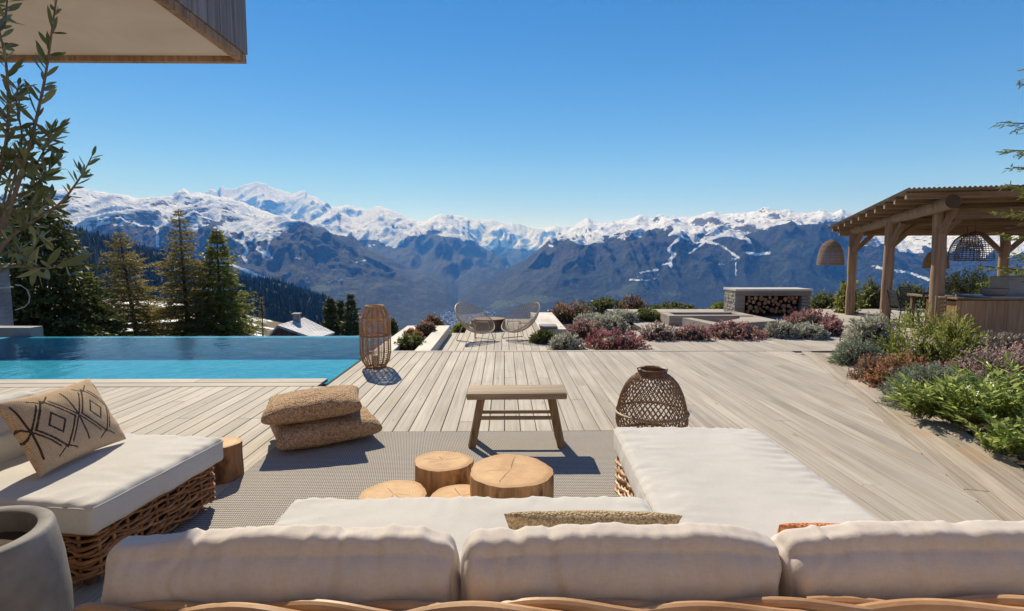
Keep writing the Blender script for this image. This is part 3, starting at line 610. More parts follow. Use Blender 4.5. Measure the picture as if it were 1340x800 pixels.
mb = MB(); pc = at(388.5, 419, 60.2); mb.box((pc.x, pc.y, pc.z), (.62, .62, 1.3)); mb.build('chimney', M['grey_wood'], rf, world=False).location = -Vector(ch.location)
mb = MB(); mb.box((pc.x, pc.y, pc.z + .7), (.85, .85, .12)); mb.build('chimney_cap', M['concrete'], rf).location = -Vector(ch.location)

# ------------------------------------------------------------------ conifers and shrubs
def leaf_quads(P, D, L_, W_, seed, flat=False):
    """diamond leaves: base P, direction D"""
    r = np.random.default_rng(seed); n = len(P)
    D = D/(np.linalg.norm(D, axis=1)[:, None] + 1e-9)
    S = np.cross(D, r.normal(size=(n, 3)) + (np.array([0, 0, 3.]) if flat else 0)); S /= np.linalg.norm(S, axis=1)[:, None] + 1e-9
    Nn = np.cross(S, D); L_ = np.broadcast_to(L_, (n,))[:, None]; W_ = np.broadcast_to(W_, (n,))[:, None]
    mid = P + D*L_*.45 + Nn*L_*.05
    V_ = np.stack([P, mid + S*W_/2, P + D*L_ - Nn*L_*.04, mid - S*W_/2], 1).reshape(-1, 3)
    F_ = np.arange(4*n).reshape(n, 4)
    return V_, F_
def mesh_np(name, parts, mat):
    """parts: list of (V, F quads, color(n,4)) -> mesh datablock"""
    V_ = np.concatenate([p[0] for p in parts]); off = 0; Fs = []
    for p in parts: Fs.append(p[1] + off); off += len(p[0])
    F_ = np.concatenate(Fs); C_ = np.concatenate([p[2] for p in parts])
    me = bpy.data.meshes.new(name); me.vertices.add(len(V_)); me.vertices.foreach_set('co', V_.astype(np.float32).ravel())
    me.loops.add(F_.size); me.loops.foreach_set('vertex_index', F_.astype(np.int32).ravel()); me.polygons.add(len(F_)); me.polygons.foreach_set('loop_start', np.arange(len(F_), dtype=np.int32)*4); me.update(); me.validate()
    a = me.color_attributes.new('tint', 'FLOAT_COLOR', 'POINT'); a.data.foreach_set('color', C_.astype(np.float32).ravel())
    me.materials.append(mat); return me
def tint(n, per, R, G=None, B=None):
    c = np.zeros((n, 4)); c[:, 3] = 1; c[:, 0] = R; c[:, 1] = 0 if G is None else G; c[:, 2] = 0 if B is None else B
    return np.repeat(c, per, 0)
def quad_tube(P, r, n=5):
    mb = MB(); mb.tube(P, r, n, cap=False); return np.concatenate(mb.v), np.array(mb.f)
def conifer(name, label, base, H, Rb, mat, barkm, levels=26, per=6, needles=9, qL=.26, qW=.07, droop=.25, top_bare=.0, sparse=1.0, seed=0, low=.08, lean=(0, 0), prof=.9, group=None, cat='tree', tr=.022):
    r = np.random.default_rng(seed); root = thing(name, label, cat, tuple(base), group=group)
    axis = lambda t: np.array([lean[0]*t*H, lean[1]*t*H, t*H])
    mb = MB(); mb.tube([axis(t) for t in np.linspace(-.04, 1, 14)], np.linspace(H*tr, H*.002, 14), 8)
    Pn = []; Dn = []; tn = []
    for lv in range(levels):
        t = low + (1 - low)*(lv + r.uniform(-.3, .3))/levels; t = min(max(t, low), .985)
        Lb = Rb*((1 - t)**prof)*(.75 + .5*r.random()) + .05*H*.2
        a0 = r.uniform(0, 6.28)
        for b in range(per):
            if r.random() > sparse: continue
            a = a0 + b*6.283/per + r.normal(0, .22); l = Lb*r.uniform(.65, 1.12)
            d = np.array([math.cos(a), math.sin(a), 0]); s = np.linspace(0, 1, 6)
            bz = l*(.16*s*(1 - t*.2) - droop*s**1.4*1.1 + .30*droop*s**4 + (t**3)*.6*s)
            pts = axis(t) + d[None, :]*l*s[:, None]; pts[:, 2] += bz; pts[:, :2] += r.normal(0, .02*l, (6, 2))
            mb.tube(pts, np.linspace(.008*H*(1 - t)*.55 + .006, .004, 6), 4, cap=False)
            ntw = int(max(4, needles*l/Rb*2.2 + 3)); cross = np.array([-d[1], d[0], 0])
            for q in range(ntw):
                f = .12 + .88*(q + r.random())/ntw; p = np.array([np.interp(f, s, pts[:, k]) for k in range(3)])
                side = 1 if q % 2 else -1; tl = l*(.36*(1 - f) + .10)*r.uniform(.7, 1.2)
                td = d*.75 + cross*side*r.uniform(.5, 1.) + np.array([0, 0, -.25*droop*2 + r.normal(0, .12)]); td /= np.linalg.norm(td)
                m = max(2, int(tl/qL*2.6)); g = (np.arange(m) + r.random(m))/m
                pp = p + td*tl*g[:, None]; pp[:, 2] -= tl*g**2*.15
                Pn.append(pp); dd = td + r.normal(0, .45, (m, 3)); dd[:, 2] -= .1; Dn.append(dd); tn.append(np.full(m, r.random()*.5) + r.random(m)*.5)
    mb.build('trunk', barkm, root)
    Pn = np.concatenate(Pn); Dn = np.concatenate(Dn); tn = np.concatenate(tn); n = len(Pn)
    V_, F_ = leaf_quads(Pn, Dn, qL*r.uniform(.7, 1.3, n), qW*r.uniform(.8, 1.2, n), seed + 5)
    me = mesh_np('crown', [(V_, F_, tint(n, 4, tn))], mat); link_mesh('crown', me, None, root); return root
M['spruce'] = foliage_mat('spruce_needles', (.035, .055, .018), (.15, .165, .045), trans=.25, gloss=.1)
M['spruce2'] = foliage_mat('yellowish_spruce_needles', (.08, .11, .026), (.36, .36, .09), trans=.45, gloss=.1)
M['larch'] = foliage_mat('larch_needles', (.14, .125, .036), (.42, .34, .11), trans=.45, gloss=.1)
M['bark'] = plain('conifer_bark', (.075, .05, .036), .95, 14, .4, .5)
def gz(px, py, Y0): return at(px, py, Y0)
conifer('spruce_tree', 'broad dark spruce behind the cabin at the far left', gz(62, 462, 25), 7.6, 3.2, M['spruce'], M['bark'], levels=30, per=8, needles=13, qL=.30, qW=.10, droop=.35, seed=11, low=.02, prof=.75)
conifer('larch_tree', 'sparse golden larch with a bare tip, leftmost of the two behind the pool', gz(183, 462, 30), 6.7, 2.4, M['larch'], M['bark'], levels=30, per=7, needles=13, qL=.17, qW=.048, droop=.16, seed=12, low=.04, sparse=.9, lean=(-.11, 0), prof=.8)
conifer('larch_tree', 'tall slender larch standing between the golden larch and the dark spruce', gz(249, 462, 30), 7.8, 2.3, M['larch'], M['bark'], levels=36, per=7, needles=13, qL=.17, qW=.048, droop=.2, seed=13, low=.04, sparse=.92, lean=(-.03, 0), prof=.8)
conifer('spruce_tree', 'bushy green spruce right of the two larches behind the pool', gz(291, 462, 31), 7.0, 2.4, M['spruce2'], M['bark'], levels=32, per=8, needles=12, qL=.24, qW=.08, droop=.3, seed=14, low=.02, prof=.85)
conifer('spruce_tree', 'yellowish young spruce between the dark spruce and the golden larch', gz(118, 462, 27), 4.0, 2.0, M['spruce2'], M['bark'], levels=22, per=8, needles=11, qL=.24, qW=.08, droop=.3, seed=15, low=.02, prof=.7)
for i, (px, top, Y0, R_, lb) in enumerate(((434, 388, 75, 2.1, 'dark spruce leaning over the chalet, leftmost of the trio beside its roof'), (447, 392, 80, 1.7, 'narrow dark spruce in the middle of the trio beside the chalet'), (461, 384, 74, 2.1, 'tallest dark spruce of the trio beside the chalet'), (513, 418, 70, 1.9, 'small dark spruce top showing just right of the tall cane lantern'))):
    b = gz(px, 468, Y0); tp = gz(px, top, Y0); conifer('spruce_tree', lb, b, tp.z - b.z, R_, M['spruce'], M['bark'], levels=26, per=7, needles=8, qL=.5, qW=.17, droop=.35, seed=30 + i, low=.05, prof=.9)
b = gz(345, 462, 45); tp = gz(342, 388, 45); conifer('bare_larch', 'thin dark leafless larch left of the chalet', b, tp.z - b.z, .8, M['larch'], plain('dark_bark', (.03, .024, .02), .95, 14, .3), levels=30, per=4, needles=0, qL=.12, qW=.03, droop=.1, seed=41, low=.2, sparse=.6)
# conifer at the right edge, its branch tips reach into the picture
M['pine_tips'] = foliage_mat('larch_spring_needles', (.075, .10, .025), (.27, .29, .07), trans=.4, gloss=.1)
b = on(1415, 520, -.05); b = Vector((5.95, 5.4, 0)); conifer('larch_tree', 'larch whose loose green branch tips enter at the right edge before the pergola', b, 4.4, 1.05, M['pine_tips'], M['bark'], levels=15, per=7, needles=13, qL=.06, qW=.016, droop=.06, seed=51, low=.28, sparse=.9, prof=.42, tr=.016)

def mound(seed, rx, ry, h, n=420, k=9, sl=.5, leafL=.045, leafW=.014, up=.35, spread=.8, flower=.0, rough=.18, core=True, jit=.25):
    """dome of leafy sprigs: returns mesh parts"""
    r = np.random.default_rng(seed)
    d = r.normal(size=(n, 3)); d[:, 2] = np.abs(d[:, 2])*.9 - .12; d /= np.linalg.norm(d, axis=1)[:, None]
    bumpy = 1 + rough*(fbm(np.arctan2(d[:, 1], d[:, 0])*1.6 + seed, d[:, 2]*2.4, 3, seed) + .6*r.normal(0, .35, n))
    S = d*np.array([rx, ry, h])*bumpy[:, None]; S[:, 2] = np.maximum(S[:, 2], .01)
    nd = d/np.array([rx, ry, h]); nd /= np.linalg.norm(nd, axis=1)[:, None]
    sd = nd*(1 - up) + np.array([0, 0, up]) + r.normal(0, jit, (n, 3)); sd /= np.linalg.norm(sd, axis=1)[:, None]
    ls = sl*h*r.uniform(.6, 1.2, n)
    g = (np.arange(k) + .5)/k; tt = np.broadcast_to(g, (n, k))
    P = S[:, None, :] - sd[:, None, :]*(ls[:, None]*(1 - tt))[..., None]
    rv = r.normal(size=(n, k, 3)); rv -= sd[:, None, :]*np.sum(rv*sd[:, None, :], -1, keepdims=True); rv /= np.linalg.norm(rv, axis=-1, keepdims=True)
    Dl = sd[:, None, :] + rv*spread
    P = P.reshape(-1, 3); Dl = Dl.reshape(-1, 3); keep = P[:, 2] > .0; m = n*k
    R_ = np.clip(np.repeat(r.random(n)*.6, k) + r.random(m)*.4, 0, 1); G_ = ((tt.reshape(-1) > 1 - flower) * 1.0)*(r.random(m) < .9)
    P, Dl, R_, G_ = P[keep], Dl[keep], R_[keep], G_[keep]; m = len(P)
    V_, F_ = leaf_quads(P, Dl, leafL*r.uniform(.7, 1.3, m), leafW*r.uniform(.8, 1.25, m), seed + 3)
    B_ = np.repeat(r.random(n) < .07, k)[keep]*.8*(r.random(m) < .8); parts = [(V_, F_, tint(m, 4, R_, G_*(1 - B_), B_))]
    # stems
    q = r.permutation(n)[:n//2]; a0 = S[q] - sd[q]*(ls[q][:, None]*1.15); a1 = S[q]; w = np.cross(sd[q], r.normal(size=(len(q), 3))); w /= np.linalg.norm(w, axis=1)[:, None]; w *= leafW*.22
    V_ = np.stack([a0 - w, a0 + w, a1 + w*.5, a1 - w*.5], 1).reshape(-1, 3); parts.append((V_, np.arange(4*len(q)).reshape(-1, 4), tint(len(q), 4, .4, 0, 1)))
    if core:
        nu, nv_ = 20, 8; u = np.arange(nu)*2*math.pi/nu; vv = np.linspace(0, math.pi/2, nv_)
        CV = np.array([[(math.cos(a)*math.cos(b)*rx, math.sin(a)*math.cos(b)*ry, math.sin(b)*h) for a in u] for b in vv])*(1 - sl*.9*.72)*.93; CV = CV.reshape(-1, 3)
        CV *= (1 + .12*fbm(CV[:, 0]*9/rx, CV[:, 1]*9/rx + CV[:, 2], 2, seed))[:, None]
        CF = np.array([(i*nu + k_, i*nu + (k_+1) % nu, (i+1)*nu + (k_+1) % nu, (i+1)*nu + k_) for i in range(nv_ - 1) for k_ in range(nu)])
        parts.append((CV, CF, tint(len(CV), 1, .2, 0, 1)))
    return parts
PM = {
 'silver': foliage_mat('silver_foliage', (.33, .34, .26), (.62, .61, .51), trans=.3, gloss=.2),
 'teal': foliage_mat('blue_green_foliage', (.13, .19, .12), (.37, .44, .32), trans=.3, gloss=.2),
 'pink': foliage_mat('pink_heather', (.06, .06, .03), (.13, .10, .06), ((.36, .15, .16), (.62, .36, .35)), trans=.35),
 'red': foliage_mat('crimson_heather', (.07, .05, .03), (.15, .09, .06), ((.36, .09, .11), (.58, .26, .26)), trans=.35),
 'mauve': foliage_mat('mauve_heather', (.06, .05, .035), (.15, .12, .09), ((.38, .25, .24), (.64, .49, .46)), trans=.35),
 'rust': foliage_mat('rust_heather', (.08, .045, .022), (.17, .10, .05), ((.36, .16, .08), (.60, .34, .20)), trans=.35),
 'green': foliage_mat('bright_green_foliage', (.10, .14, .022), (.46, .48, .12), trans=.45, gloss=.3),
 'olive': foliage_mat('olive_green_foliage', (.08, .10, .03), (.23, .25, .08), trans=.4),
 'brown': foliage_mat('brown_twiggy_foliage', (.12, .085, .045), (.29, .20, .11), ((.28, .16, .11), (.45, .29, .21)), trans=.3),
 'fern': foliage_mat('fern_foliage', (.10, .17, .03), (.52, .60, .19), trans=.5, gloss=.5, rough=.35),
 'taupe': foliage_mat('taupe_foliage', (.20, .165, .135), (.46, .41, .35), trans=.2),
}
# (kind name, label, category, px, base row, half width px, height px, ground z, material, style)
STY = {'mound': dict(n=520, k=10, sl=.42, leafL=.05, leafW=.016, up=.25, spread=.9, rough=.22),
       'tight': dict(n=900, k=9, sl=.34, leafL=.038, leafW=.010, up=.2, spread=.8, rough=.2),
       'heather': dict(n=620, k=12, sl=.5, leafL=.034, leafW=.013, up=.45, spread=.9, flower=.62, rough=.25),
       'spray': dict(n=230, k=22, sl=.75, leafL=.06, leafW=.014, up=.45, spread=.65, rough=.3, jit=.3),
       'plume': dict(n=120, k=34, sl=.95, leafL=.05, leafW=.013, up=.5, spread=.55, rough=.4, jit=.28),
       'twiggy': dict(n=330, k=10, sl=.6, leafL=.055, leafW=.022, up=.4, spread=1.0, flower=.3, rough=.32, jit=.4)}
PL = [
 # around the timber bench by the wire chairs
 ('olive_shrub', 'small olive green shrub at the foot of the pale timber bench', 'shrub', 712, 450, 18, 16, DZ, 'olive', 'mound'),
 ('silver_shrub', 'silvery round shrub in front of the olive one, at the deck step', 'shrub', 742, 459, 24, 22, DZ, 'silver', 'mound'),
 ('crimson_heather', 'crimson heather clump at the deck step, right beside the silvery round shrub', 'heather', 806, 459, 42, 25, DZ, 'red', 'heather'),
 ('pink_heather', 'dusky pink heather behind the silvery round shrub near the timber bench', 'heather', 764, 446, 34, 24, DZ, 'pink', 'heather'),
 ('silver_shrub', 'grey green shrub right behind the dusky pink heather', 'shrub', 795, 437, 27, 25, DZ, 'silver', 'mound'),
 ('silver_shrub', 'pale grey shrub behind, left of the longer grey green hedge', 'shrub', 775, 425, 24, 12, DZ, 'silver', 'mound'),
 ('silver_shrub', 'low grey green shrub in the middle of the back row', 'shrub', 812, 422, 26, 14, DZ, 'silver', 'mound'),
 ('silver_shrub', 'brown green clipped shrub touching the left end of the timber seating pit', 'shrub', 847, 421, 20, 15, DZ, 'olive', 'mound'),
 ('brown_shrub', 'big bronze twiggy bush against the valley, behind the pink heather', 'bush', 742, 425, 34, 27, -.4, 'brown', 'twiggy'),
 ('brown_shrub', 'thin olive brown bush right of the big bronze one', 'bush', 790, 412, 24, 20, -.4, 'olive', 'twiggy'),
 ('brown_shrub', 'reddish brown twiggy bush in the gap left of the seating pit', 'bush', 826, 410, 22, 20, -.4, 'brown', 'twiggy'),
 ('brown_shrub', 'low yellowish bush behind the back wall of the seating pit', 'bush', 880, 409, 30, 10, -.4, 'olive', 'twiggy'),
 ('brown_shrub', 'small yellow green tuft left of the stone log store', 'bush', 942, 409, 14, 10, -.4, 'green', 'twiggy'),
 # in front of the seating pit
 ('mauve_heather', 'brownish mauve heather, leftmost clump before the seating pit', 'heather', 862, 446, 28, 23, DZ, 'mauve', 'heather'),
 ('pink_heather', 'rosy heather second from the left before the seating pit', 'heather', 905, 446, 24, 20, DZ, 'pink', 'heather'),
 ('pink_heather', 'wide pink brown heather in the middle before the seating pit', 'heather', 962, 445, 40, 22, DZ, 'pink', 'heather'),
 ('silver_shrub', 'silver shrub right of the wide pink heather', 'shrub', 1022, 443, 22, 21, DZ, 'silver', 'mound'),
 ('silver_shrub', 'second silver shrub touching the rosy bank below the log store', 'shrub', 1056, 444, 24, 19, DZ, 'silver', 'mound'),
 ('pink_heather', 'rosy heather bank below the stone log store', 'heather', 1062, 428, 36, 21, DZ, 'pink', 'heather'),
 ('pink_heather', 'pink heather right of the silver pair, near the pergola path', 'heather', 1085, 440, 18, 19, DZ, 'pink', 'heather'),
 # corner bed on the right
 ('silver_shrub', 'tall silvery shrub at the far tip of the right hand bed', 'shrub', 1140, 463, 38, 50, 0, 'silver', 'mound'),
 ('blue_green_shrub', 'low blue green shrub at the far tip of the right hand bed', 'shrub', 1122, 480, 34, 34, 0, 'teal', 'tight'),
 ('rust_heather', 'rust coloured heather at the deck edge', 'heather', 1180, 511, 48, 46, 0, 'rust', 'heather'),
 ('rust_heather', 'paler brown heather squeezed between the rust one and the blue green shrub', 'heather', 1142, 500, 30, 34, 0, 'brown', 'heather'),
 ('juniper_bush', 'large feathery yellow green bush before the outdoor counter', 'bush', 1208, 482, 62, 80, 0, 'green', 'plume'),
 ('juniper_bush', 'smaller feathery bush hugging the right of the large one', 'bush', 1250, 476, 34, 64, 0, 'green', 'plume'),
 ('taupe_shrub', 'dry taupe heather below the outdoor counter', 'heather', 1304, 468, 40, 32, 0, 'taupe', 'heather'),
 ('mauve_heather', 'mauve pink heather drift by the right picture edge', 'heather', 1304, 520, 66, 64, 0, 'mauve', 'heather'),
 ('mauve_heather', 'brownish mauve heather cut by the right picture edge', 'heather', 1352, 500, 40, 60, 0, 'rust', 'heather'),
 ('cushion_shrub', 'dense grey green dome shrub at the deck border', 'shrub', 1215, 540, 62, 60, 0, 'teal', 'tight'),
 ('olive_shrub', 'dark green underplanting between the dome shrub and the mauve heather', 'shrub', 1290, 548, 48, 40, 0, 'olive', 'mound'),
 ('olive_shrub', 'green brown underplanting at the right edge below the mauve heather', 'shrub', 1362, 560, 50, 50, 0, 'olive', 'mound'),
 ('rust_heather', 'small rust tuft at the feet of the large feathery bush', 'heather', 1232, 500, 34, 24, 0, 'pink', 'heather'),
 # planter
 ('brown_shrub', 'reddish dry shrub at the far end of the long planter', 'shrub', 566, 431, 13, 15, -.10, 'brown', 'twiggy'),
 ('brown_shrub', 'brown tuft in the middle of the long planter', 'shrub', 557, 440, 14, 16, -.10, 'brown', 'twiggy'),
 ('brown_shrub', 'rust brown tuft along the inner side of the long planter', 'shrub', 541, 446, 12, 13, -.10, 'rust', 'twiggy'),
 ('olive_shrub', 'greenish tuft with pale flowers at the near end of the long planter', 'shrub', 537, 459, 21, 20, -.10, 'olive', 'twiggy'),
 ('olive_shrub', 'yellow green shrub below the left wire chair, beyond the deck edge', 'shrub', 606, 437, 14, 12, -.35, 'green', 'mound'),
 # behind log store and pergola
 ('green_shrub', 'dark green shrub right of the stone log store', 'bush', 1078, 410, 20, 26, -.4, 'olive', 'twiggy'),
 ('green_shrub', 'climbing bright green plant around the far left pergola post', 'climber', 1108, 411, 14, 46, -.2, 'green', 'twiggy'),
 ('green_shrub', 'loose shrub between the two left pergola posts', 'bush', 1138, 412, 22, 42, -.4, 'olive', 'twiggy'),
 ('green_shrub', 'bush behind the dining chairs', 'bush', 1188, 408, 26, 34, -.4, 'olive', 'twiggy'),
 ('green_shrub', 'large dark evergreen bush behind the counter under the big wicker lamps', 'bush', 1262, 406, 48, 50, -.4, 'spruce_like', 'spray'),
 ('green_shrub', 'fresh green bush behind the clay bowl on the counter', 'bush', 1300, 405, 26, 38, -.3, 'green', 'twiggy'),
 ('green_shrub', 'dark shrub behind the concrete block at the right edge', 'bush', 1345, 400, 36, 46, -.3, 'olive', 'twiggy'),
]
PM['spruce_like'] = foliage_mat('evergreen_foliage', (.03, .05, .018), (.11, .12, .04), trans=.3)
def plant(i, rec):
    nm, lb, ct, px, py, hw, hp, z, mk, st = rec
    g = on(px, py, z); dist = math.hypot(g.x, g.y); rx = hw/FPX*g.y; h = hp/FPX*g.y*1.02
    s = dict(STY[st]); f = max(1.0, dist/7.0); s['leafL'] *= min(f, 2.2)*.9; s['leafW'] *= min(f, 2.4)*.95
    area = rx*h; s['n'] = int(np.clip(s['n']*area/.20/min(f, 2.2)**1.5, 160, 1500))
    ry = rx*.8; me = mesh_np(nm, mound(100 + i, rx, ry, h, **s), PM[mk])
    d = Vector((g.x, g.y, 0)).normalized(); o = link_mesh(nm, me, None); o.location = Vector((g.x, g.y, z - .01)) + d*ry*.85
    return tag(o, lb, ct)
for i, rec in enumerate(PL): plant(i, rec)

# leafy perennials spilling over the right border: arching stems with lance leaves
def fern_clump(name, label, loc, n, Ls, seed, mat, leafL=.075, leafW=.02, az0=None):
    r = np.random.default_rng(seed); Pn = []; Dn = []; parts = []
    for i in range(n):
        a = r.uniform(0, 6.28) if az0 is None else az0 + r.normal(0, .8); el = r.uniform(.65, 1.45); l = Ls*r.uniform(.55, 1.15)
        s = np.linspace(0, 1, 9); hd = np.array([math.cos(a), math.sin(a), 0])
        P = hd[None, :]*(l*math.cos(el)*s*.85 + .14*l*s**2)[:, None]; P[:, 2] = l*1.15*math.sin(el)*s - .22*l*s**2.2; P[:, :2] += r.normal(0, .04, 2)
        P[:, 2] = np.maximum(P[:, 2], .015)
        v, f = quad_tube(P, np.linspace(.004, .0015, 9), 4); parts.append((v, f, tint(len(v), 1, .5, 0, .3)))
        side = np.array([-hd[1], hd[0], 0]); tg = np.gradient(P, axis=0); tg /= np.linalg.norm(tg, axis=1)[:, None]
        m = 15
        for q in range(m):
            g = .15 + .85*q/(m - 1); p = np.array([np.interp(g, s, P[:, k]) for k in range(3)]); tv2 = np.array([np.interp(g, s, tg[:, k]) for k in range(3)])
            Pn.append(p); Dn.append(tv2*.7 + side*(1 if q % 2 else -1)*.75 + np.array([0, 0, r.normal(.05, .2)]))
        Pn.append(P[-1]); Dn.append(tg[-1])
    Pn = np.array(Pn); Dn = np.array(Dn); k = len(Pn); V_, F_ = leaf_quads(Pn, Dn, leafL*r.uniform(.7, 1.25, k), leafW*r.uniform(.8, 1.2, k), seed, flat=True)
    parts.append((V_, F_, tint(k, 4, r.random(k)))); o = link_mesh(name, mesh_np(name, parts, mat), None); o.location = loc; return tag(o, label, 'plant')
for i, (px, py, n, l, lb) in enumerate(((1205, 556, 34, .38, 'bright green leafy plant spilling over the border below the grey green dome'), (1262, 572, 44, .52, 'tall lance leaved green plant in the middle of the border edge'), (1322, 580, 46, .64, 'lush lance leaved plant at the right picture edge'), (1300, 606, 22, .30, 'low yellow green plant creeping onto the border boards at the right edge'), (1345, 615, 24, .34, 'low leafy plant at the lower end of the right hand bed'))):
    g = on(px, py, 0); d = Vector((g.x, g.y, 0)).normalized()*.2; fern_clump('leafy_plant', lb, g + d + Vector((0, 0, .01)), n, l, 200 + i, PM['fern'], .095 if i < 3 else .06, .024 if i < 3 else .032)

for i, (px, py, n, l, lb) in enumerate(((1238, 566, 26, .34, 'small lance leaved plant squeezed between the two leafy ones below the dome shrub'), (1295, 572, 34, .46, 'lance leaved plant filling the gap left of the lush one at the right edge'), (1348, 575, 34, .6, 'lance leaved plant cut by the right picture edge'))):
    g = on(px, py, 0); d = Vector((g.x, g.y, 0)).normalized()*.35; fern_clump('leafy_plant', lb, g + d + Vector((0, 0, .01)), n, l, 220 + i, PM['fern'], .09, .024)

# ------------------------------------------------------------------ olive in its concrete pot at the left edge
M['olive_leaf'] = foliage_mat('olive_leaves', (.075, .10, .042), (.22, .27, .125), trans=.3, gloss=.4, rough=.4)
pot_c = on(58, 705, .52); pot_c = Vector((pot_c.x - .265, pot_c.y - .02, 0))
pt = thing('plant_pot', 'big tapered grey concrete pot at the lower left', 'pot', (pot_c.x, pot_c.y, 0))
mb = MB(); prof = [(.0, .0), (.22, .0), (.262, .04), (.283, .14), (.284, .26), (.272, .40), (.252, .522), (.248, .534), (.24, .54), (.208, .54), (.20, .534), (.198, .52), (.205, .40)]
mb.lathe(prof, 64)
t = NT('pot_concrete'); v = t.coord('Object'); n1 = t.noise(v, 5, 5., .6); n2 = t.noise(v, 60, 2., .5); vo = t.n('TexVoronoi'); vo.inputs['Scale'].default_value = 38.; t.l(v, vo.inputs['Vector'])
pits = t.math('SUBTRACT', 1., t.sstep(vo.outputs['Distance'], .05, .16)); pits = t.math('MULTIPLY', pits, t.sstep(t.noise(v, 12, 2.), .55, .62))
c = t.ramp(n1, [(.3, (.14, .133, .127)), (.7, (.26, .25, .24))]); t.col(t.mix(pits, c, (.07, .065, .06))); t.rough(.75); t.bump(t.math('SUBTRACT', n2, t.math('MULTIPLY', pits, 2.)), .25, .004)
mb.build('shell', t.m, pt, smooth=.7)
mb = MB(); mb.lathe([(0, .455), (.199, .455), (.10, .468), (0, .472)], 32); mb.build('soil_fill', M['soil'], pt, smooth=1.)
def along(P, n):
    P = np.array([tuple(p) for p in P]); s = np.concatenate([[0], np.cumsum(np.linalg.norm(np.diff(P, axis=0), axis=1))]); u = np.linspace(0, s[-1], n)
    k = np.stack([np.interp(u, s, P[:, i]) for i in range(3)], 1)
    for _ in range(2): k[1:-1] = (k[:-2] + 2*k[1:-1] + k[2:])/4
    return k
ot = thing('olive_tree', 'olive tree with slender grey green leaves growing from the concrete pot', 'tree', (pot_c.x, pot_c.y, .41))
br_ = [([(-60, 560), (-45, 430), (-10, 330), (22, 250), (45, 170), (62, 90), (70, 20), (84, -60)], 2.05, .012, 60, 1.),
       ([(-45, 400), (10, 310), (50, 285), (82, 265), (100, 240), (112, 222), (120, 205)], 1.95, .007, 34, .8),
       ([(-50, 430), (-10, 362), (20, 345), (40, 350), (66, 352), (84, 345), (106, 332)], 1.85, .005, 16, 1.2),
       ([(-30, 360), (-5, 250), (12, 170), (10, 90), (-5, 20), (-15, -60)], 2.15, .009, 60, 1.), ([(-10, 330), (15, 220), (40, 190), (60, 178), (80, 165)], 2.1, .005, 34, .9),
       ([(0, 300), (20, 230), (30, 180), (20, 130), (24, 112)], 2.0, .005, 34, .9), ([(10, 270), (40, 250), (62, 225), (75, 210)], 2.2, .005, 34, 1.), ([(-20, 320), (15, 290), (45, 270), (70, 262)], 2.25, .005, 40, 1.), ([(-40, 300), (-5, 270), (20, 275), (45, 300), (60, 320)], 2.2, .005, 36, 1.), ([(-40, 250), (-10, 210), (20, 205), (38, 215)], 2.1, .005, 36, 1.), ([(-45, 330), (-10, 320), (20, 325), (36, 340)], 2.0, .005, 30, 1.), ([(-20, 200), (0, 150), (22, 120)], 2.3, .005, 26, 1.), ([(20, 240), (44, 222), (58, 196), (66, 180)], 2.0, .004, 26, .9), ([(-5, 40), (8, 20), (10, -10)], 1.9, .004, 10, 1.)]
mb = MB(); base = Vector((0, 0, -.02)); r0 = np.random.default_rng(5); Pn = []; Dn = []; Ln = []
mb.tube(along([(pot_c.x, pot_c.y, .40), (pot_c.x - .03, pot_c.y + .03, .75), at(-60, 560, 2.05), at(-45, 430, 2.05)], 12), np.linspace(.028, .014, 12), 8)
for pts, Y0, rr, nl_, ls_ in br_:
    w = [at(x, y, Y0 + .12*math.sin(i*1.7 + Y0*9)) for i, (x, y) in enumerate(pts)]; k = along(w, 26); mb.tube(k, np.linspace(rr, .0018, 26), 6)
    tg = np.gradient(k, axis=0); tg /= np.linalg.norm(tg, axis=1)[:, None]
    nl_ = int(nl_*1.45)
    for q in range(nl_):
        f = .25 + .75*(q + .5*r0.random())/nl_; i0 = f*25; p = np.array([np.interp(i0, np.arange(26), k[:, c_]) for c_ in range(3)]); tv2 = tg[min(25, int(i0))]
        o_ = r0.normal(size=3); o_ -= tv2*(o_ @ tv2); o_ /= np.linalg.norm(o_)
        Pn.append(p); Dn.append(tv2*.75 + o_*r0.uniform(.5, 1.1) + np.array([0, 0, .12])); Ln.append(.072*ls_*r0.uniform(.65, 1.2))
    Pn.append(k[-1]); Dn.append(tg[-1]); Ln.append(.055)
mb.build('trunk', plain('olive_bark', (.17, .145, .115), .9, 30, .3, .3), ot, world=True)
Pn = np.array(Pn) - np.array(ot.location); Dn = np.array(Dn); Dn /= np.linalg.norm(Dn, axis=1)[:, None]; Ln = np.array(Ln); n = len(Pn)
S_ = np.cross(Dn, r0.normal(size=(n, 3))); S_ /= np.linalg.norm(S_, axis=1)[:, None]; N_ = np.cross(S_, Dn)
prof_ = [(0, .06), (.2, .62), (.5, 1.), (.78, .75), (1., .04)]
V_ = np.stack([np.stack([Pn + Dn*(Ln*u)[:, None] + N_*(Ln*.10*u*u)[:, None] + S_*(sd_*w*.0065*Ln/.06)[:, None] for sd_ in (-1, 1)], 1) for u, w in prof_], 1)   # n,5,2,3
V_ = V_.reshape(n, 10, 3); F_ = np.concatenate([np.stack([np.arange(n)*10 + 2*j, np.arange(n)*10 + 2*j + 1, np.arange(n)*10 + 2*j + 3, np.arange(n)*10 + 2*j + 2], 1) for j in range(4)])
link_mesh('leaves', mesh_np('leaves', [(V_.reshape(-1, 3), F_, tint(n, 10, r0.random(n)))], M['olive_leaf']), None, ot)
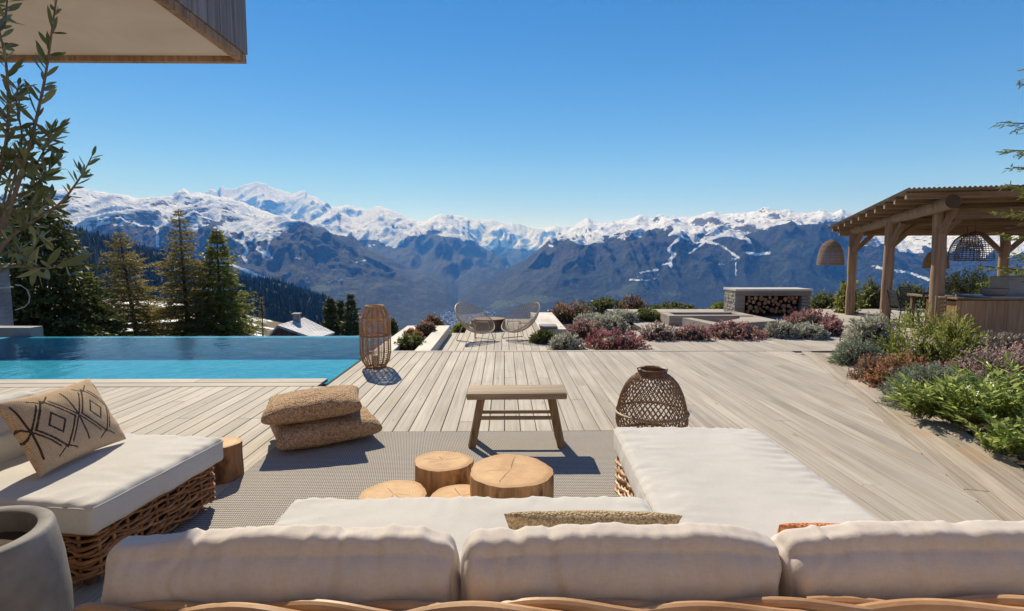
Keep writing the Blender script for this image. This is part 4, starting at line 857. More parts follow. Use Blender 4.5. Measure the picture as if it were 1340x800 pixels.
# ------------------------------------------------------------------ pergola
pg = thing('pergola', 'rustic timber pergola with a corrugated mono pitch roof over the dining area', 'pergola', (9.3, 12.0, DZ))
def local_tube(name, p0, p1, r0_, r1_, mat, parent, n=14, seed=0, ecc=1.0):
    """round timber with its own axis along local Z"""
    p0 = Vector(p0); p1 = Vector(p1); d = p1 - p0; r = np.random.default_rng(seed); m = 12; Lz = d.length
    z = np.linspace(0, Lz, m); P = np.stack([r.normal(0, .006, m), r.normal(0, .006, m), z], 1); mb = MB(); mb.tube(P, np.linspace(r0_, r1_, m)*(1 + r.normal(0, .02, m)), n)
    o = mb.build(name, mat, parent, smooth=.9); o.rotation_mode = 'QUATERNION'; o.rotation_quaternion = d.to_track_quat('Z', 'Y'); o.location = p0 - (parent.location if parent else Vector()); return o
def local_beam(name, p0, p1, w, h, mat, parent, bev=.008, roll=0.0):
    """sawn timber with its own axis along local X"""
    p0 = Vector(p0); p1 = Vector(p1); d = p1 - p0; mb = MB(); mb.box((d.length/2, 0, 0), (d.length, w, h), bev=bev)
    o = mb.build(name, mat, parent); o.rotation_mode = 'QUATERNION'; q = d.to_track_quat('X', 'Z'); o.rotation_quaternion = q; o.location = p0 - (parent.location if parent else Vector()); return o
Y1_, Y2_, Y3_, Y4_ = 11.8, 13.45, 15.75, 14.6
posts = [((1224, 437), (1231, 272), Y1_, .135), ((1157, 430), (1166, 292), Y2_, .115), ((1112, 412), (1117, 303), Y3_, .115), ((1310, 398), (1316, 303), Y4_, .115), ((1478, 432), (1490, 262), 10.8, .125)]
for i, (b, tpx, Yp, r_) in enumerate(posts):
    p0 = at(b[0], b[1], Yp); p0.z = DZ; p1 = at(tpx[0], tpx[1], Yp); local_tube('post', p0, p1, r_*1.06, r_*.94, M['post'], pg, seed=i)
T = [at(tp[0], tp[1], Yp) for b, tp, Yp, r_ in posts]
dlog = (T[2] - T[0]); dlog.normalize()
l0 = at(1247, 264, 10.9); l1 = at(1106, 305, 16.4); local_tube('log_beam', l1, l0, .115, .145, M['log'], pg, seed=9)
mb = MB(); q = (l0 - l1).to_track_quat('Z', 'Y'); mb.tube([(0, 0, 0), (0, 0, .012)], [.138, .136], 18); o = mb.build('log_end', plain('log_end_grain', (.12, .075, .045), .9, 30, .3), pg); o.rotation_mode = 'QUATERNION'; o.rotation_quaternion = q; o.location = l0 - pg.location
r0_ = at(1492, 257, 10.3); r1_ = at(1312, 296, 15.3); local_tube('log_beam', r1_, r0_, .11, .14, M['log'], pg, seed=10)
local_beam('cross_beam', at(1098, 305, 15.9), at(1345, 304, 14.45), .12, .17, M['beam'], pg)
local_beam('cross_beam', at(1236, 281, 11.7), at(1500, 272, 10.75), .14, .22, M['beam'], pg)
local_beam('cross_beam', at(1160, 291, 13.5), at(1420, 288, 12.5), .12, .16, M['beam'], pg)
N_ = at(1190, 250, 11.0); F_ = at(1088, 298, 16.3); ur = Vector((.966, -.259, .0)); Lr = 5.6
for k in range(10):
    s = .03 + .95*k/9; p = N_.lerp(F_, s) + Vector((0, 0, -.075)); local_beam('purlin', p, p + ur*Lr, .09, .13, M['beam'], pg, bev=.006)
# corrugated roof skin
nu_, nv_ = 330, 4; us = np.linspace(-.06, Lr + .1, nu_); mb = MB(); vv = np.linspace(-.03, 1.03, nv_)
top = np.array([[tuple(N_.lerp(F_, s) + ur*u + Vector((0, 0, .022 + .018*math.sin(u*2*math.pi/.085)))) for u in us] for s in vv]).reshape(-1, 3)
fq = [(j*nu_ + i, j*nu_ + i + 1, (j+1)*nu_ + i + 1, (j+1)*nu_ + i) for j in range(nv_ - 1) for i in range(nu_ - 1)]
mb.add(top, fq); mb.add(top - np.array([0, 0, .012]), [f[::-1] for f in fq])
rs = mb.build('roof_sheet', plain('weathered_corrugated_sheet', (.26, .22, .18), .8, 5, .3), pg, world=True, smooth=3.2)
def brace(a, b, w=.10): local_beam('brace', a, b, w, .11, M['beam'], pg)
def up(i, dz): v = T[i].copy(); v.z += dz; return v
for i, sgn, col_ in ((0, 1, 0), (1, 1, 0), (2, 1, 0), (1, -1, 0), (2, -1, 1), (3, -1, 0), (3, 1, 0), (0, -1, 0)):
    a = up(i, -.62); d_ = ur*sgn if (i, sgn) not in ((0, -1), (1, -1), (2, -1)) else -dlog
    b = up(i, -.06) + d_*.52; brace(a, b)
# wicker pendant lamps
def pendant(label, top_pt, cord_top, R_, H_, mat, rings, ribs, tr=.006, shell=False, group='wicker pendant lamps'):
    o = thing('pendant_lamp', label, 'lamp', tuple(top_pt), group=group)
    pf = [(0.10, 0), (.42, -.09), (.68, -.24), (.86, -.46), (.96, -.70), (1.0, -.90), (1.0, -1.0)]
    pr_ = np.array(pf); zz = np.linspace(0, -1, 40); rr = np.interp(-zz, -pr_[:, 1], pr_[:, 0])
    mb = MB(); 
    for k in range(ribs):
        a = k*2*math.pi/ribs; mb.tube(np.stack([np.cos(a)*rr*R_, np.sin(a)*rr*R_, zz*H_], 1)[::3], tr*.8, 5)
    for k in range(rings):
        z = -.03 - .97*k/(rings - 1); r = np.interp(-z, -pr_[:, 1], pr_[:, 0])*R_; a = np.arange(26)*2*math.pi/26
        mb.tube(np.stack([np.cos(a)*r, np.sin(a)*r, z*H_ + .004*np.sin(a*13 + k*3.14)], 1), tr, 5, closed=True)
    mb.build('shade', mat, o)
    if shell: mb = MB(); mb.lathe([(pr_[i, 0]*R_*.965, pr_[i, 1]*H_*.985) for i in range(len(pr_))], 28); mb.build('shade_lining', M['liner_pale'], o, smooth=1.)
    mb = MB(); mb.tube([(0, 0, -.05), tuple(cord_top - top_pt)], .006, 5); mb.build('cord', M['black'], o); return o
M['liner_pale'] = plain('shade_lining', (.20, .13, .075), .9, 30, .3)
M['lamp_cane'] = wood_mat('lamp_cane', [(.25, (.20, .125, .07)), (.5, (.32, .215, .125)), (.75, (.42, .30, .19))], axis=0, grain=8, along=8, rand=.35, bump=.2, knots=False)
p = at(1088, 314, 15.4); pendant('dense woven dome lamp hanging left of the pergola, outside its roof', p, at(1096, 303, 15.9), .335, .70, M['lamp_cane'], 24, 30, .0105)
p = at(1226, 327, 13.6); pendant('orange brown wicker lamp half hidden behind the near pergola post', p, at(1226, 300, 13.6), .27, .46, M['rattan_lamp'], 20, 24, .008, True)
p = at(1277, 303, 12.4); pendant('large open weave wicker lamp under the pergola, front one of the overlapping pair', p, at(1277, 292, 12.4), .36, .66, M['rattan_dark'], 15, 30, .005)
p = at(1266, 306, 13.4); pendant('large open weave wicker lamp behind, left one of the overlapping pair', p, at(1266, 296, 13.4), .36, .64, M['rattan_dark'], 15, 30, .006)

# dining table and chairs
def dining_chair(label, loc, rz):
    o = thing('dining_chair', label, 'chair', loc, rz, 'black chairs around the pergola table')
    for sx in (-1, 1):
        mb = MB(); mb.tube([(sx*.21, -.22, 0), (sx*.22, -.17, .44)], .012, 8); mb.build('leg', M['black'], o)
        mb = MB(); mb.tube([(sx*.21, .25, 0), (sx*.22, .19, .44), (sx*.215, .23, .62), (sx*.21, .30, .90)], .012, 8); mb.build('leg', M['black'], o)
    mb = MB(); mb.box((0, 0, .45), (.46, .44, .025), bev=.008); mb.build('seat', M['black'], o)
    mb = MB()
    for k in range(7): z = .56 + k*.052; mb.box((0, .205 + (z - .5)*.22, z), (.43, .012, .04), bev=.003)
    mb.build('backrest', M['black'], o); return o
dining_chair('black slatted chair seen from the side, nearest to the second pergola post', at(1183, 424, 12.6).xy.to_3d() + Vector((0, 0, DZ)), rad(80))
dining_chair('black slatted chair at the far side of the dining table', at(1197, 414, 13.9).xy.to_3d() + Vector((0, 0, DZ)), rad(20))
dining_chair('black slatted chair with its back to the camera, beside the near pergola post', at(1206, 428, 12.3).xy.to_3d() + Vector((0, 0, DZ)), rad(178))
tb = at(1232, 384, 13.0); tbo = thing('dining_table', 'long timber dining table under the pergola', 'table', (tb.x + .5, 13.1, DZ))
mb = MB(); mb.box((0, 0, .74), (1.9, .85, .05), bev=.006); mb.build('tabletop', M['bench_wood'], tbo)
for sx in (-1, 1):
    for sy in (-1, 1): mb = MB(); mb.box((sx*.85, sy*.34, .357), (.08, .08, .714), bev=.005); mb.build('leg', M['bench_leg'], tbo)

# outdoor counter with sink tap, bowl, concrete block
cx0 = at(1253, 390, 11.2).x; ctop = at(1253, 391, 11.2).z; cz0 = DZ
ct = thing('outdoor_counter', 'timber fronted outdoor kitchen counter at the right edge', 'counter', (cx0, 11.2, cz0))
M['ply'] = wood_mat('counter_panel', [(.25, (.26, .14, .065)), (.5, (.40, .24, .125)), (.75, (.50, .33, .18))], axis=2, grain=5, along=.8, rand=.25, bump=.2)
mb = MB(); xx = 0
for w in (.09, .52, .46, .50, .46, .5, .45): mb.box((xx + w/2, .02, (ctop - cz0)/2 - .02), (w - .006, .04, ctop - cz0 - .04), bev=.003); xx += w
mb.box((xx/2, .45, (ctop - cz0)/2 - .03), (xx - .02, .8, ctop - cz0 - .07)); mb.build('cabinet', M['ply'], ct)
mb = MB(); mb.box((xx/2 - .02, .42, ctop - cz0 + .0), (xx + .06, .95, .04), bev=.005); mb.build('worktop', M['beam'], ct)
mb = MB(); mb.box((1.62, .36, ctop - cz0 + .030), (1.9, .80, .022), bev=.004); mb.build('steel_plate', plain('pale_stone_plate', (.42, .44, .46), .4, 9, .1), ct)
mb = MB(); mb.tube([(.04, .1, ctop - cz0 + .02), (.04, .1, ctop - cz0 + .09), (.0, .08, ctop - cz0 + .12), (-.05, .06, ctop - cz0 + .10)], .012, 8); mb.build('tap', M['chrome'], ct)
bw = at(1303, 389, 11.45); mb = MB(); mb.lathe([(0, 0), (.17, 0), (.225, .05), (.245, .15), (.24, .155), (.225, .15), (.20, .05), (0, .04)], 40)
b_ = mb.build('bowl', plain('clay_bowl', (.30, .23, .20), .8, 12, .15), smooth=.9); b_.location = (bw.x, 11.5, ctop + .041); tag(b_, 'shallow round clay bowl standing on the counter', 'bowl')
cbk = at(1338, 388, 11.9); mb = MB(); mb.box((cbk.x + .32, 12.35, (cbk.z + .42 + DZ)/2 + .0), (.9, .5, cbk.z + .42 - DZ), bev=.01); o = mb.build('concrete_block', plain('sandy_concrete', (.42, .37, .31), .85, 4, .15, .15)); tag(o, 'sand coloured concrete block rising behind the counter at the right edge', 'block')
rk = thing('slatted_rack', 'small timber slatted rack standing between the pergola post and the counter', 'rack', (cx0 - .22, 11.35, DZ))
for sx in (-1, 1): mb = MB(); mb.box((sx*.10, 0, .43), (.03, .03, .86), bev=.004); mb.build('post', M['bench_leg'], rk)
for k in range(4): mb = MB(); mb.box((0, -.02, .55 + .085*k), (.20, .012, .05), bev=.003); mb.build('slat', M['bench_leg'], rk)

# ------------------------------------------------------------------ log store
ls = thing('log_store', 'stone log store with a pale slab top stacked full of firewood', 'log store', (7.4, 15.5, DZ))
LX0, LX1, LY, LB_, LT = at(963, 400, 15.2).x, at(1061, 400, 15.2).x, 15.2, 16.0, at(1000, 378.5, 15.2).z
M['slab'] = plain('pale_slab', (.50, .48, .45), .7, 6, .12); t = NT('stone_blocks'); g = t.n('NewGeometry'); n1 = t.noise(t.coord('Object'), 14, 5., .6)
t.col(t.mix(.5, t.ramp(g.outputs['Random Per Island'], [(0, (.20, .185, .165)), (.5, (.33, .31, .28)), (1, (.46, .43, .39))]), t.ramp(n1, [(.3, (.2, .18, .16)), (.7, (.44, .41, .37))]))); t.rough(.9); t.bump(n1, .5, .01); M['stone'] = t.m
mb = MB(); mb.box(((LX0 + LX1)/2, (LY + LB_)/2, LT - .03), (LX1 - LX0 + .08, LB_ - LY + .08, .06), bev=.008); mb.build('slab_top', M['slab'], ls, world=True)
mb = MB(); mb.box(((LX0 + LX1)/2, LY + .12, LT - .125), (LX1 - LX0 - .01, .22, .125), bev=.006)
mb.box((LX0 + .13, LY + .14, (LT - .19 + DZ)/2), (.25, .26, LT - .19 - DZ), bev=.006); mb.build('lintel', M['pale_dark'] if 'pale_dark' in M else wood_mat('boarded_concrete', [(.25, (.17, .15, .125)), (.5, (.25, .22, .19)), (.75, (.31, .285, .25))], axis=0, grain=4, along=1., rand=.1), ls, world=True)
def rubble(mb, x0, x1, y0, y1, z0, z1, side):
    z = z0
    while z < z1 - .02:
        h = min(RNG.uniform(.05, .10), z1 - z); a, b = (y0, y1) if side else (x0, x1); s = a
        while s < b - .02:
            w = min(RNG.uniform(.09, .24), b - s); o_ = RNG.uniform(-.012, .016)
            if side: mb.box(((x0 + x1)/2 - o_, s + w/2, z + h/2), (x1 - x0, w - .012, h - .010), bev=.010)
            else: mb.box((s + w/2, (y0 + y1)/2 - o_, z + h/2), (w - .012, y1 - y0, h - .010), bev=.010)
            s += w
        z += h
mb = MB(); rubble(mb, LX0 - .02, LX0 + .16, LY + .02, LB_, DZ, LT - .065, True); mb.build('stone_wall', M['stone'], ls, world=True); mb = MB(); rubble(mb, LX1 - .26, LX1, LY + .01, LY + .2, DZ, LT - .19, False); rubble(mb, LX1 - .16, LX1 + .01, LY + .22, LB_, DZ, LT - .065, True); mb.build('stone_wall', M['stone'], ls, world=True)
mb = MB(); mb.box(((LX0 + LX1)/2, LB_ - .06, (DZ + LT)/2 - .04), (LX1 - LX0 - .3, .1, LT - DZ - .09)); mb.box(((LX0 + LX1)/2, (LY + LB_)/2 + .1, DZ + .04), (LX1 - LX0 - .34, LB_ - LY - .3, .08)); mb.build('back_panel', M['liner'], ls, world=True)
# firewood: round and split logs, each its own
t = NT('firewood_end'); v = t.coord('Object'); sx_ = t.n('SeparateXYZ'); t.l(v, sx_.inputs[0]); oi = t.n('ObjectInfo'); n1 = t.noise(v, 30, 3.)
t.col(t.mix(oi.outputs['Random'], t.ramp(n1, [(.3, (.32, .19, .10)), (.7, (.50, .34, .21))]), (.30, .15, .085))); t.rough(.85); fe = t.m
fb_ = plain('firewood_bark', (.10, .055, .035), .95, 20, .4)
protos = []
for k in range(4):
    r = np.random.default_rng(k); n = 12; a = np.arange(n)*2*math.pi/n; rr = 1 + r.normal(0, .07, n)
    if k == 3: rr *= np.where(np.sin(a) < -.25, .55, 1.0)
    mb = MB(); P0 = np.stack([np.cos(a)*rr, np.zeros(n), np.sin(a)*rr], 1)
    mb.add(np.concatenate([P0, P0 + [0, 8., 0]]), [(i, (i+1) % n, n + (i+1) % n, n + i) for i in range(n)]); bark = mb.build('bark', fb_)
    mb = MB(); mb.add(P0 + [0, -.01, 0], [tuple(range(n))]); end = mb.build('cut_end', fe)
    protos.append((bark.data, end.data)); bpy.data.objects.remove(bark); bpy.data.objects.remove(end)
pts = []; x0_, x1_, z0_, z1_ = LX0 + .30, LX1 - .30, DZ + .085, LT - .20
z = z0_; row = 0
for _ in range(2600):
    r = RNG.uniform(.038, .078); x = RNG.uniform(x0_ + r, x1_ - r); z = RNG.uniform(z0_ + r, z1_ - r*.7)
    if all((x - q[0])**2 + (z - q[1])**2 > ((r + q[2])*.98)**2 for q in pts): pts.append((x, z, r))
for k, (x, z, r) in enumerate(pts):
    bd, ed = protos[RNG.integers(4)]; o = bpy.data.objects.new('firewood_log', None); COL.objects.link(o); o.location = (x, LY + .05 + RNG.uniform(0, .05), z); o.scale = (r, r*.85, r); o.rotation_euler = (0, RNG.uniform(0, 6.28), 0)
    tag(o, 'sawn firewood log with a pale cut end, stacked in the stone log store', 'log', 'firewood logs stacked in the stone log store')
    for nm, dt in (('bark', bd), ('cut_end', ed)): c_ = bpy.data.objects.new(nm, dt); COL.objects.link(c_); c_.parent = o

# ------------------------------------------------------------------ sunken seating pit of boarded timber
sp_ = thing('seating_pit', 'low boarded seating pit of grey brown timber walls before the log store', 'seating', (4.6, 13.6, DZ))
M['pit'] = wood_mat('pit_boards', [(.25, (.25, .21, .17)), (.5, (.36, .31, .26)), (.75, (.43, .39, .33))], axis=0, grain=5, along=.8, rand=.12)
zt = .06; A_ = on(863, 408, zt); B_ = on(879, 413.3, zt); x1p = on(967, 413.3, zt).x; x2p = on(962, 407.5, zt).x
yF = B_.y; yBk = A_.y; xL = (A_.x + B_.x)/2 - .05; xR = max(x1p, x2p)
mb = MB(); th = .22
for (xa, xb, ya, yb, dz) in ((xL, xR, yF, yF + th, 0), (xL, xR, yBk - th, yBk, 0), (xL + .002, xL + th, yF + th + .003, yBk - th - .003, -.003), (xR - th, xR - .002, yF + th + .003, yBk - th - .003, -.003)): mb.box(((xa + xb)/2, (ya + yb)/2, (zt + dz + DZ)/2), (xb - xa, yb - ya, zt + dz - DZ), bev=.006)
mb.build('back_wall', M['pit'], sp_, world=True)
mb = MB(); mb.box(((xL + xR)/2, (yF + yBk)/2, DZ + .05), (xR - xL - 2*th - .01, yBk - yF - 2*th - .01, .06)); mb.build('seat_base', M['liner'], sp_, world=True)
z2 = .035; q = [on(x, y, z2) for x, y in ((893, 416), (905, 416), (940, 422.5), (936, 425.5))]; mb = MB(); mb.prism([(p.x, p.y) for p in q[::-1]], DZ, z2)
q = [on(x, y, z2) for x, y in ((936.5, 425.3), (940.5, 422.4), (968, 417), (968, 409), (1020, 420)) ]; mb.prism([(p.x, p.y) for p in q[::-1]], DZ, z2 + .004); mb.build('front_bench', M['pit'], sp_, world=True)

# ------------------------------------------------------------------ timber bench block, log table, wire chairs on the lower deck
bb = thing('timber_bench', 'whitewashed timber bench block beside the wire chairs', 'bench', (.9, 12.2, DZ))
zb_ = .04; q0 = [on(x, y, zb_) for x, y in ((694, 409), (722, 409), (741, 431), (706, 431))]
mb = MB(); mb.prism([(q0[0].x, q0[0].y), (q0[3].x, q0[3].y), (q0[2].x, q0[2].y), (q0[1].x, q0[1].y)], DZ, zb_); mb.build('body', M['limed'], bb, world=True)
mb = MB(); p = on(711, 430, zb_); mb.box((p.x + .1, p.y + .05, zb_ + .035), (.36, .45, .06), bev=.025); cu = mb.build('seat_pad', M['grey_pad'] if 'grey_pad' in M else plain('grey_pad', (.25, .25, .26), .9, 30, .1), smooth=1.); tag(cu, 'small folded grey pad lying on the near end of the whitewashed bench', 'cushion')

def stump(label, loc, R_, H_, seed, cat='stump table', side=(.42, .26, .135), group=None, rot=0.0, name='log_stump', tm=1.0):
    r = np.random.default_rng(seed); o = thing(name, label, cat, loc, rot, group)
    ph = r.uniform(0, 6.28, 5); wob = lambda a, s=0: 1 + .035*np.sin(2*a + ph[0]) + .028*np.sin(3*a + ph[1]) + .014*np.sin(7*a + ph[2] + s) + .007*np.sin(17*a + ph[3])
    n = 96; a = np.arange(n)*2*math.pi/n; w = wob(a); mb = MB()
    prof = [(R_*1.02, 0), (R_*1.02, H_*.25), (R_*.995, H_*.6), (R_, H_ - .014), (R_*.985, H_ - .003)]
    V_ = np.concatenate([np.stack([np.cos(a)*rr*(w + .008*np.sin(23*a + z*20)), np.sin(a)*rr*(w + .008*np.sin(23*a + z*20)), np.full(n, z)], 1) for rr, z in prof])
    mb.add(V_, [(i*n + k, i*n + (k+1) % n, (i+1)*n + (k+1) % n, (i+1)*n + k) for i in range(len(prof) - 1) for k in range(n)] + [tuple(range(n))[::-1]])
    t = NT('stump_side'); v = t.coord('Object', (16, 16, 1.6)); n1 = t.noise(v, 1., 6., .65, .5); n2 = t.noise(t.coord('Object', (5, 5, 2)), 1., 4., .6)
    c = t.ramp(n1, [(.28, tuple(x*.35 for x in side)), (.46, side), (.72, tuple(x*1.75 for x in side))]); c = t.mix(t.sstep(n2, .55, .68), c, tuple(x*.32 for x in side)); t.col(c); t.rough(.85); t.bump(n1, .7, .012); mb.build('trunk', t.m, o, smooth=.9)
    mb = MB(); rings = np.linspace(0, 1, 9)[1:]; V_ = [np.array([[0, 0, H_]])]; 
    for q in rings: V_.append(np.stack([np.cos(a)*R_*.985*w*q, np.sin(a)*R_*.985*w*q, np.full(n, H_ - .003*(q == 1))], 1))
    F_ = [(0, 1 + k, 1 + (k+1) % n) for k in range(n)] + [(1 + i*n + k, 1 + (i+1)*n + k, 1 + (i+1)*n + (k+1) % n, 1 + i*n + (k+1) % n) for i in range(7) for k in range(n)]; mb.add(np.concatenate(V_), F_)
    t = NT('stump_top'); v = t.coord('Object', add=None); sv = t.n('SeparateXYZ'); t.l(v, sv.inputs[0]); nz = t.noise(v, 7., 4., .6)
    vl = t.n('VectorMath'); vl.operation = 'LENGTH'; cm = t.n('CombineXYZ'); t.l(sv.outputs[0], cm.inputs[0]); t.l(sv.outputs[1], cm.inputs[1]); t.l(cm.outputs[0], vl.inputs[0])
    rr = t.math('ADD', vl.outputs[1] if vl.outputs[1].enabled else vl.outputs['Value'], t.math('MULTIPLY', nz, .035)); ring = t.math('SINE', t.math('MULTIPLY', rr, 420.)); ring = t.math('MULTIPLY', t.math('ADD', ring, 1.), .5)
    n2 = t.noise(t.coord('Object'), 5., 5., .65); c = t.ramp(n2, [(.22, (.34, .18, .075)), (.5, (.56, .35, .175)), (.78, (.68, .47, .27))]); c = t.mix(t.math('MULTIPLY', ring, .20), c, (.33, .18, .075))
    edge = t.sstep(rr, R_*.86, R_*1.02); c = t.mix(t.math('MULTIPLY', edge, .45), c, (.34, .17, .065))
    # drying cracks run from the heart
    at2 = t.math('ARCTAN2', sv.outputs[1], sv.outputs[0]); cr = None
    for th_, lo_, hi_ in [(r.uniform(-3, 3), .0, r.uniform(.5, 1.)) for _ in range(4)]:
        dd = t.math('ABSOLUTE', t.math('ADD', t.math('SUBTRACT', at2, th_), t.math('MULTIPLY', t.math('SUBTRACT', nz, .5), .5))); wl = t.math('MULTIPLY', dd, rr); f = t.math('MULTIPLY', t.math('SUBTRACT', 1., t.sstep(wl, 0.0012, .0045)), t.math('SUBTRACT', 1., t.sstep(rr, R_*hi_*.8, R_*hi_)))
        cr = f if cr is None else t.math('MAXIMUM', cr, f)
    c = t.mix(t.math('MULTIPLY', cr, .8), c, (.07, .04, .02)); c = t.mix(1., c, (tm, tm, tm), 'MULTIPLY'); t.col(c); t.rough(.7); t.bump(t.math('SUBTRACT', t.math('MULTIPLY', ring, .15), cr), .3, .004)
    mb.build('cut_face', t.m, o); return o
p = on(641, 433, DZ); stump('dark brown log table between the two wire chairs', (p.x - .02, p.y + .3, DZ), .36, .25, 3, side=(.16, .085, .045), tm=.35)
p = on(620, 428, DZ); stump('small dark log half hidden behind the left wire chair', (p.x + .15, p.y + .1, DZ), .22, .17, 4, side=(.14, .075, .04), tm=.35)
M['wire'] = plain('cream_wire', (.50, .40, .28), .45, 20, .1)
M['wire_web'] = M['wire']
def wire_chair(label, loc, rz):
    o = thing('wire_chair', label, 'chair', loc, rz, 'wire shell chairs on the lower deck')
    # shell: tilted oval bowl, deeper at the seat, high at the back (+Y is the back)
    C = Vector((0, .02, .46)); tilt = rad(37); a1, b1 = .43, .46; dep = .24
    def S(u, v):
        x = a1*u*(1 - .10*v); y = b1*v; z = -dep*(1 - min(1, u*u + v*v))**.8
        yy = y*math.cos(tilt) - z*math.sin(tilt)*-1*-1; zz = y*math.sin(tilt) + z*math.cos(tilt)
        return Vector((x, C.y + yy, C.z + zz))
    mb = MB(); n = 17
    n = 27
    for k in range(n):
        c = -1 + 2*(k + .5)/n; m = math.sqrt(max(0, 1 - c*c)); s = np.linspace(-m, m, 12)
        mb.tube([S(c, q) for q in s], .0044, 4, cap=False); mb.tube([S(q, c) for q in s], .0044, 4, cap=False)
    mb.build('shell', M['wire_web'], o)
    mb = MB(); mb.tube([S(math.cos(a), math.sin(a)) for a in np.arange(48)*2*math.pi/48], .010, 6, closed=True); mb.build('rim', M['wire'], o)
    for sx in (-1, 1):
        mb = MB(); mb.tube([(sx*.20, -.16, .36), (sx*.27, -.26, .02), (sx*.27, -.25, .008), (sx*.27, .25, .008), (sx*.27, .26, .02), (sx*.20, .13, .34), (sx*.20, -.16, .36)], .008, 6); mb.build('leg', M['wire'], o)
    return o
p = on(622, 445, DZ); wire_chair('left wire shell chair, turned to the right towards the log table', (p.x, p.y - .05, DZ), rad(52))
p = on(682, 444, DZ); wire_chair('right wire shell chair, turned to the left towards the log table', (p.x - .02, p.y, DZ), rad(-58))

# ------------------------------------------------------------------ rug
t = NT('rug_weave'); v = t.coord('Object'); sv = t.n('SeparateXYZ'); t.l(v, sv.inputs[0])
ux = t.math('MULTIPLY', sv.outputs[0], 2*math.pi/.025); uy = t.math('MULTIPLY', sv.outputs[1], 2*math.pi/.036)
s1 = t.math('SINE', t.math('ADD', ux, uy)); s2 = t.math('SINE', t.math('SUBTRACT', ux, t.math('MULTIPLY', uy, .5))); w = t.math('ADD', t.math('MULTIPLY', t.math('MULTIPLY', s1, s2), .5), .5)
nz = t.noise(v, 3., 4., .6); nf = t.noise(v, 240., 2., .5); f = t.math('ADD', w, t.math('MULTIPLY', t.math('SUBTRACT', nf, .5), .5))
c = t.ramp(f, [(.28, (.12, .108, .10)), (.50, (.30, .275, .25)), (.70, (.50, .465, .425))]); c = t.mix(t.math('MULTIPLY', t.sstep(nz, .35, .7), .18), c, (.24, .215, .19)); t.col(c); t.rough(.95); t.bump(f, .5, .006)
rg_ = MB(); X0, X1, Y0, Y1 = -1.80, 1.32, 2.6, 4.60; nx_, ny_ = 60, 80; gx, gy = np.meshgrid(np.linspace(X0, X1, nx_), np.linspace(Y0, Y1, ny_)); 
zz = .010 + .0025*fbm(gx*2, gy*2, 3, 4); rg_.add(np.stack([gx, gy, zz], -1).reshape(-1, 3), [(j*nx_ + i, j*nx_ + i + 1, (j+1)*nx_ + i + 1, (j+1)*nx_ + i) for j in range(ny_ - 1) for i in range(nx_ - 1)])
q = [(X0, Y0), (X1, Y0), (X1, Y1), (X0, Y1)]
for (a, b) in zip(q, q[1:] + q[:1]): rg_.add([(a[0], a[1], 0.001), (b[0], b[1], 0.001), (b[0], b[1], .0115), (a[0], a[1], .0115)], [(0, 1, 2, 3)])
tag(rg_.build('rug', t.m, smooth=.8), 'flat woven grey patterned rug under the seating', 'rug')
RZ = .0115
# log stumps as coffee tables
stump('biggest log stump with a cracked top, front right of the cluster on the rug', (.035, 2.94, RZ), .235, .32, 21, rot=.4)
stump('tall stump at the back of the cluster on the rug', (-.375, 3.27, RZ), .175, .25, 22)
stump('low wide stump, leftmost of the cluster on the rug', (-.61, 2.93, RZ), .19, .19, 23)
stump('stump half hidden behind the biggest one in the cluster on the rug', (-.235, 2.86, RZ), .165, .205, 24)
stump('brown log stump standing on the boards at the far end of the left sofa', (-1.93, 3.66, 0), .13, .245, 25, side=(.26, .13, .06))

# ------------------------------------------------------------------ old wooden bench
bn_ = thing('wooden_bench', 'old weathered wooden bench with splayed legs at the rug edge', 'bench', (.095, 4.32, RZ))
mb = MB(); mb.box((0, -.02, .415), (.775, .30, .05), bev=.010); 
V_ = np.concatenate(mb.v); mb.v = [V_ + np.stack([np.zeros(len(V_)), .006*np.sin(V_[:, 0]*9), .004*np.sin(V_[:, 0]*7)], 1)]; mb.build('seat', M['bench_wood'], bn_, smooth=.5)
for sx in (-1, 1):
    for sy in (-1, 1):
        mb = MB(); mb.beam((sx*.275, -.02 + sy*.07, .395), (sx*.352, -.02 + sy*.10, -.004), .045, .055, bev=.006); mb.build('leg', M['bench_leg'], bn_)
for sy in (-1, 1): mb = MB(); mb.beam((-.305, -.02 + sy*.085, .23), (.305, -.02 + sy*.085, .23), .022, .028, bev=.004); mb.build('stretcher', M['bench_wood'], bn_)

# ------------------------------------------------------------------ lanterns
lt = thing('tall_lantern', 'tall honey coloured cane lantern with closed top and open lower cage by the pool', 'lantern', (-1.75, 7.42, 0))
pf = np.array([(.10, 0), (.135, .015), (.185, .10), (.205, .20), (.205, .62), (.197, .69), (.115, .835)]); zs = np.linspace(.0, .835, 46); rs_ = np.interp(zs, pf[:, 1], pf[:, 0])
mb = MB(); mbk = MB()
for k in range(16): a = k*2*math.pi/16; mb.tube(np.stack([np.cos(a)*rs_, np.sin(a)*rs_, zs + .006], 1), .0065, 6)
def ring(m_, r, z, tr, n=44, wv=0): a = np.arange(n)*2*math.pi/n; m_.tube(np.stack([np.cos(a)*(r + wv*np.sin(a*n/4)), np.sin(a)*(r + wv*np.sin(a*n/4)), np.full(n, z)], 1), tr, 5, closed=True)
for z, tr in ((.012, .012), (.44, .011), (.838, .012), (.69, .008)): ring(mb, np.interp(z, pf[:, 1], pf[:, 0]) + .003, z, tr)
mb.build('frame', M['rattan_lamp'], lt)
mb = MB()
for z in np.arange(.04, .43, .026): ring(mb, np.interp(z, pf[:, 1], pf[:, 0]), z, .0032)
for k in range(48): a = (k + .5)*2*math.pi/48; i = zs < .44; mb.tube(np.stack([np.cos(a)*rs_[i], np.sin(a)*rs_[i], zs[i]], 1)[::2], .0022, 4)
mb.build('cage', M['rattan_lamp'], lt)
mb = MB()
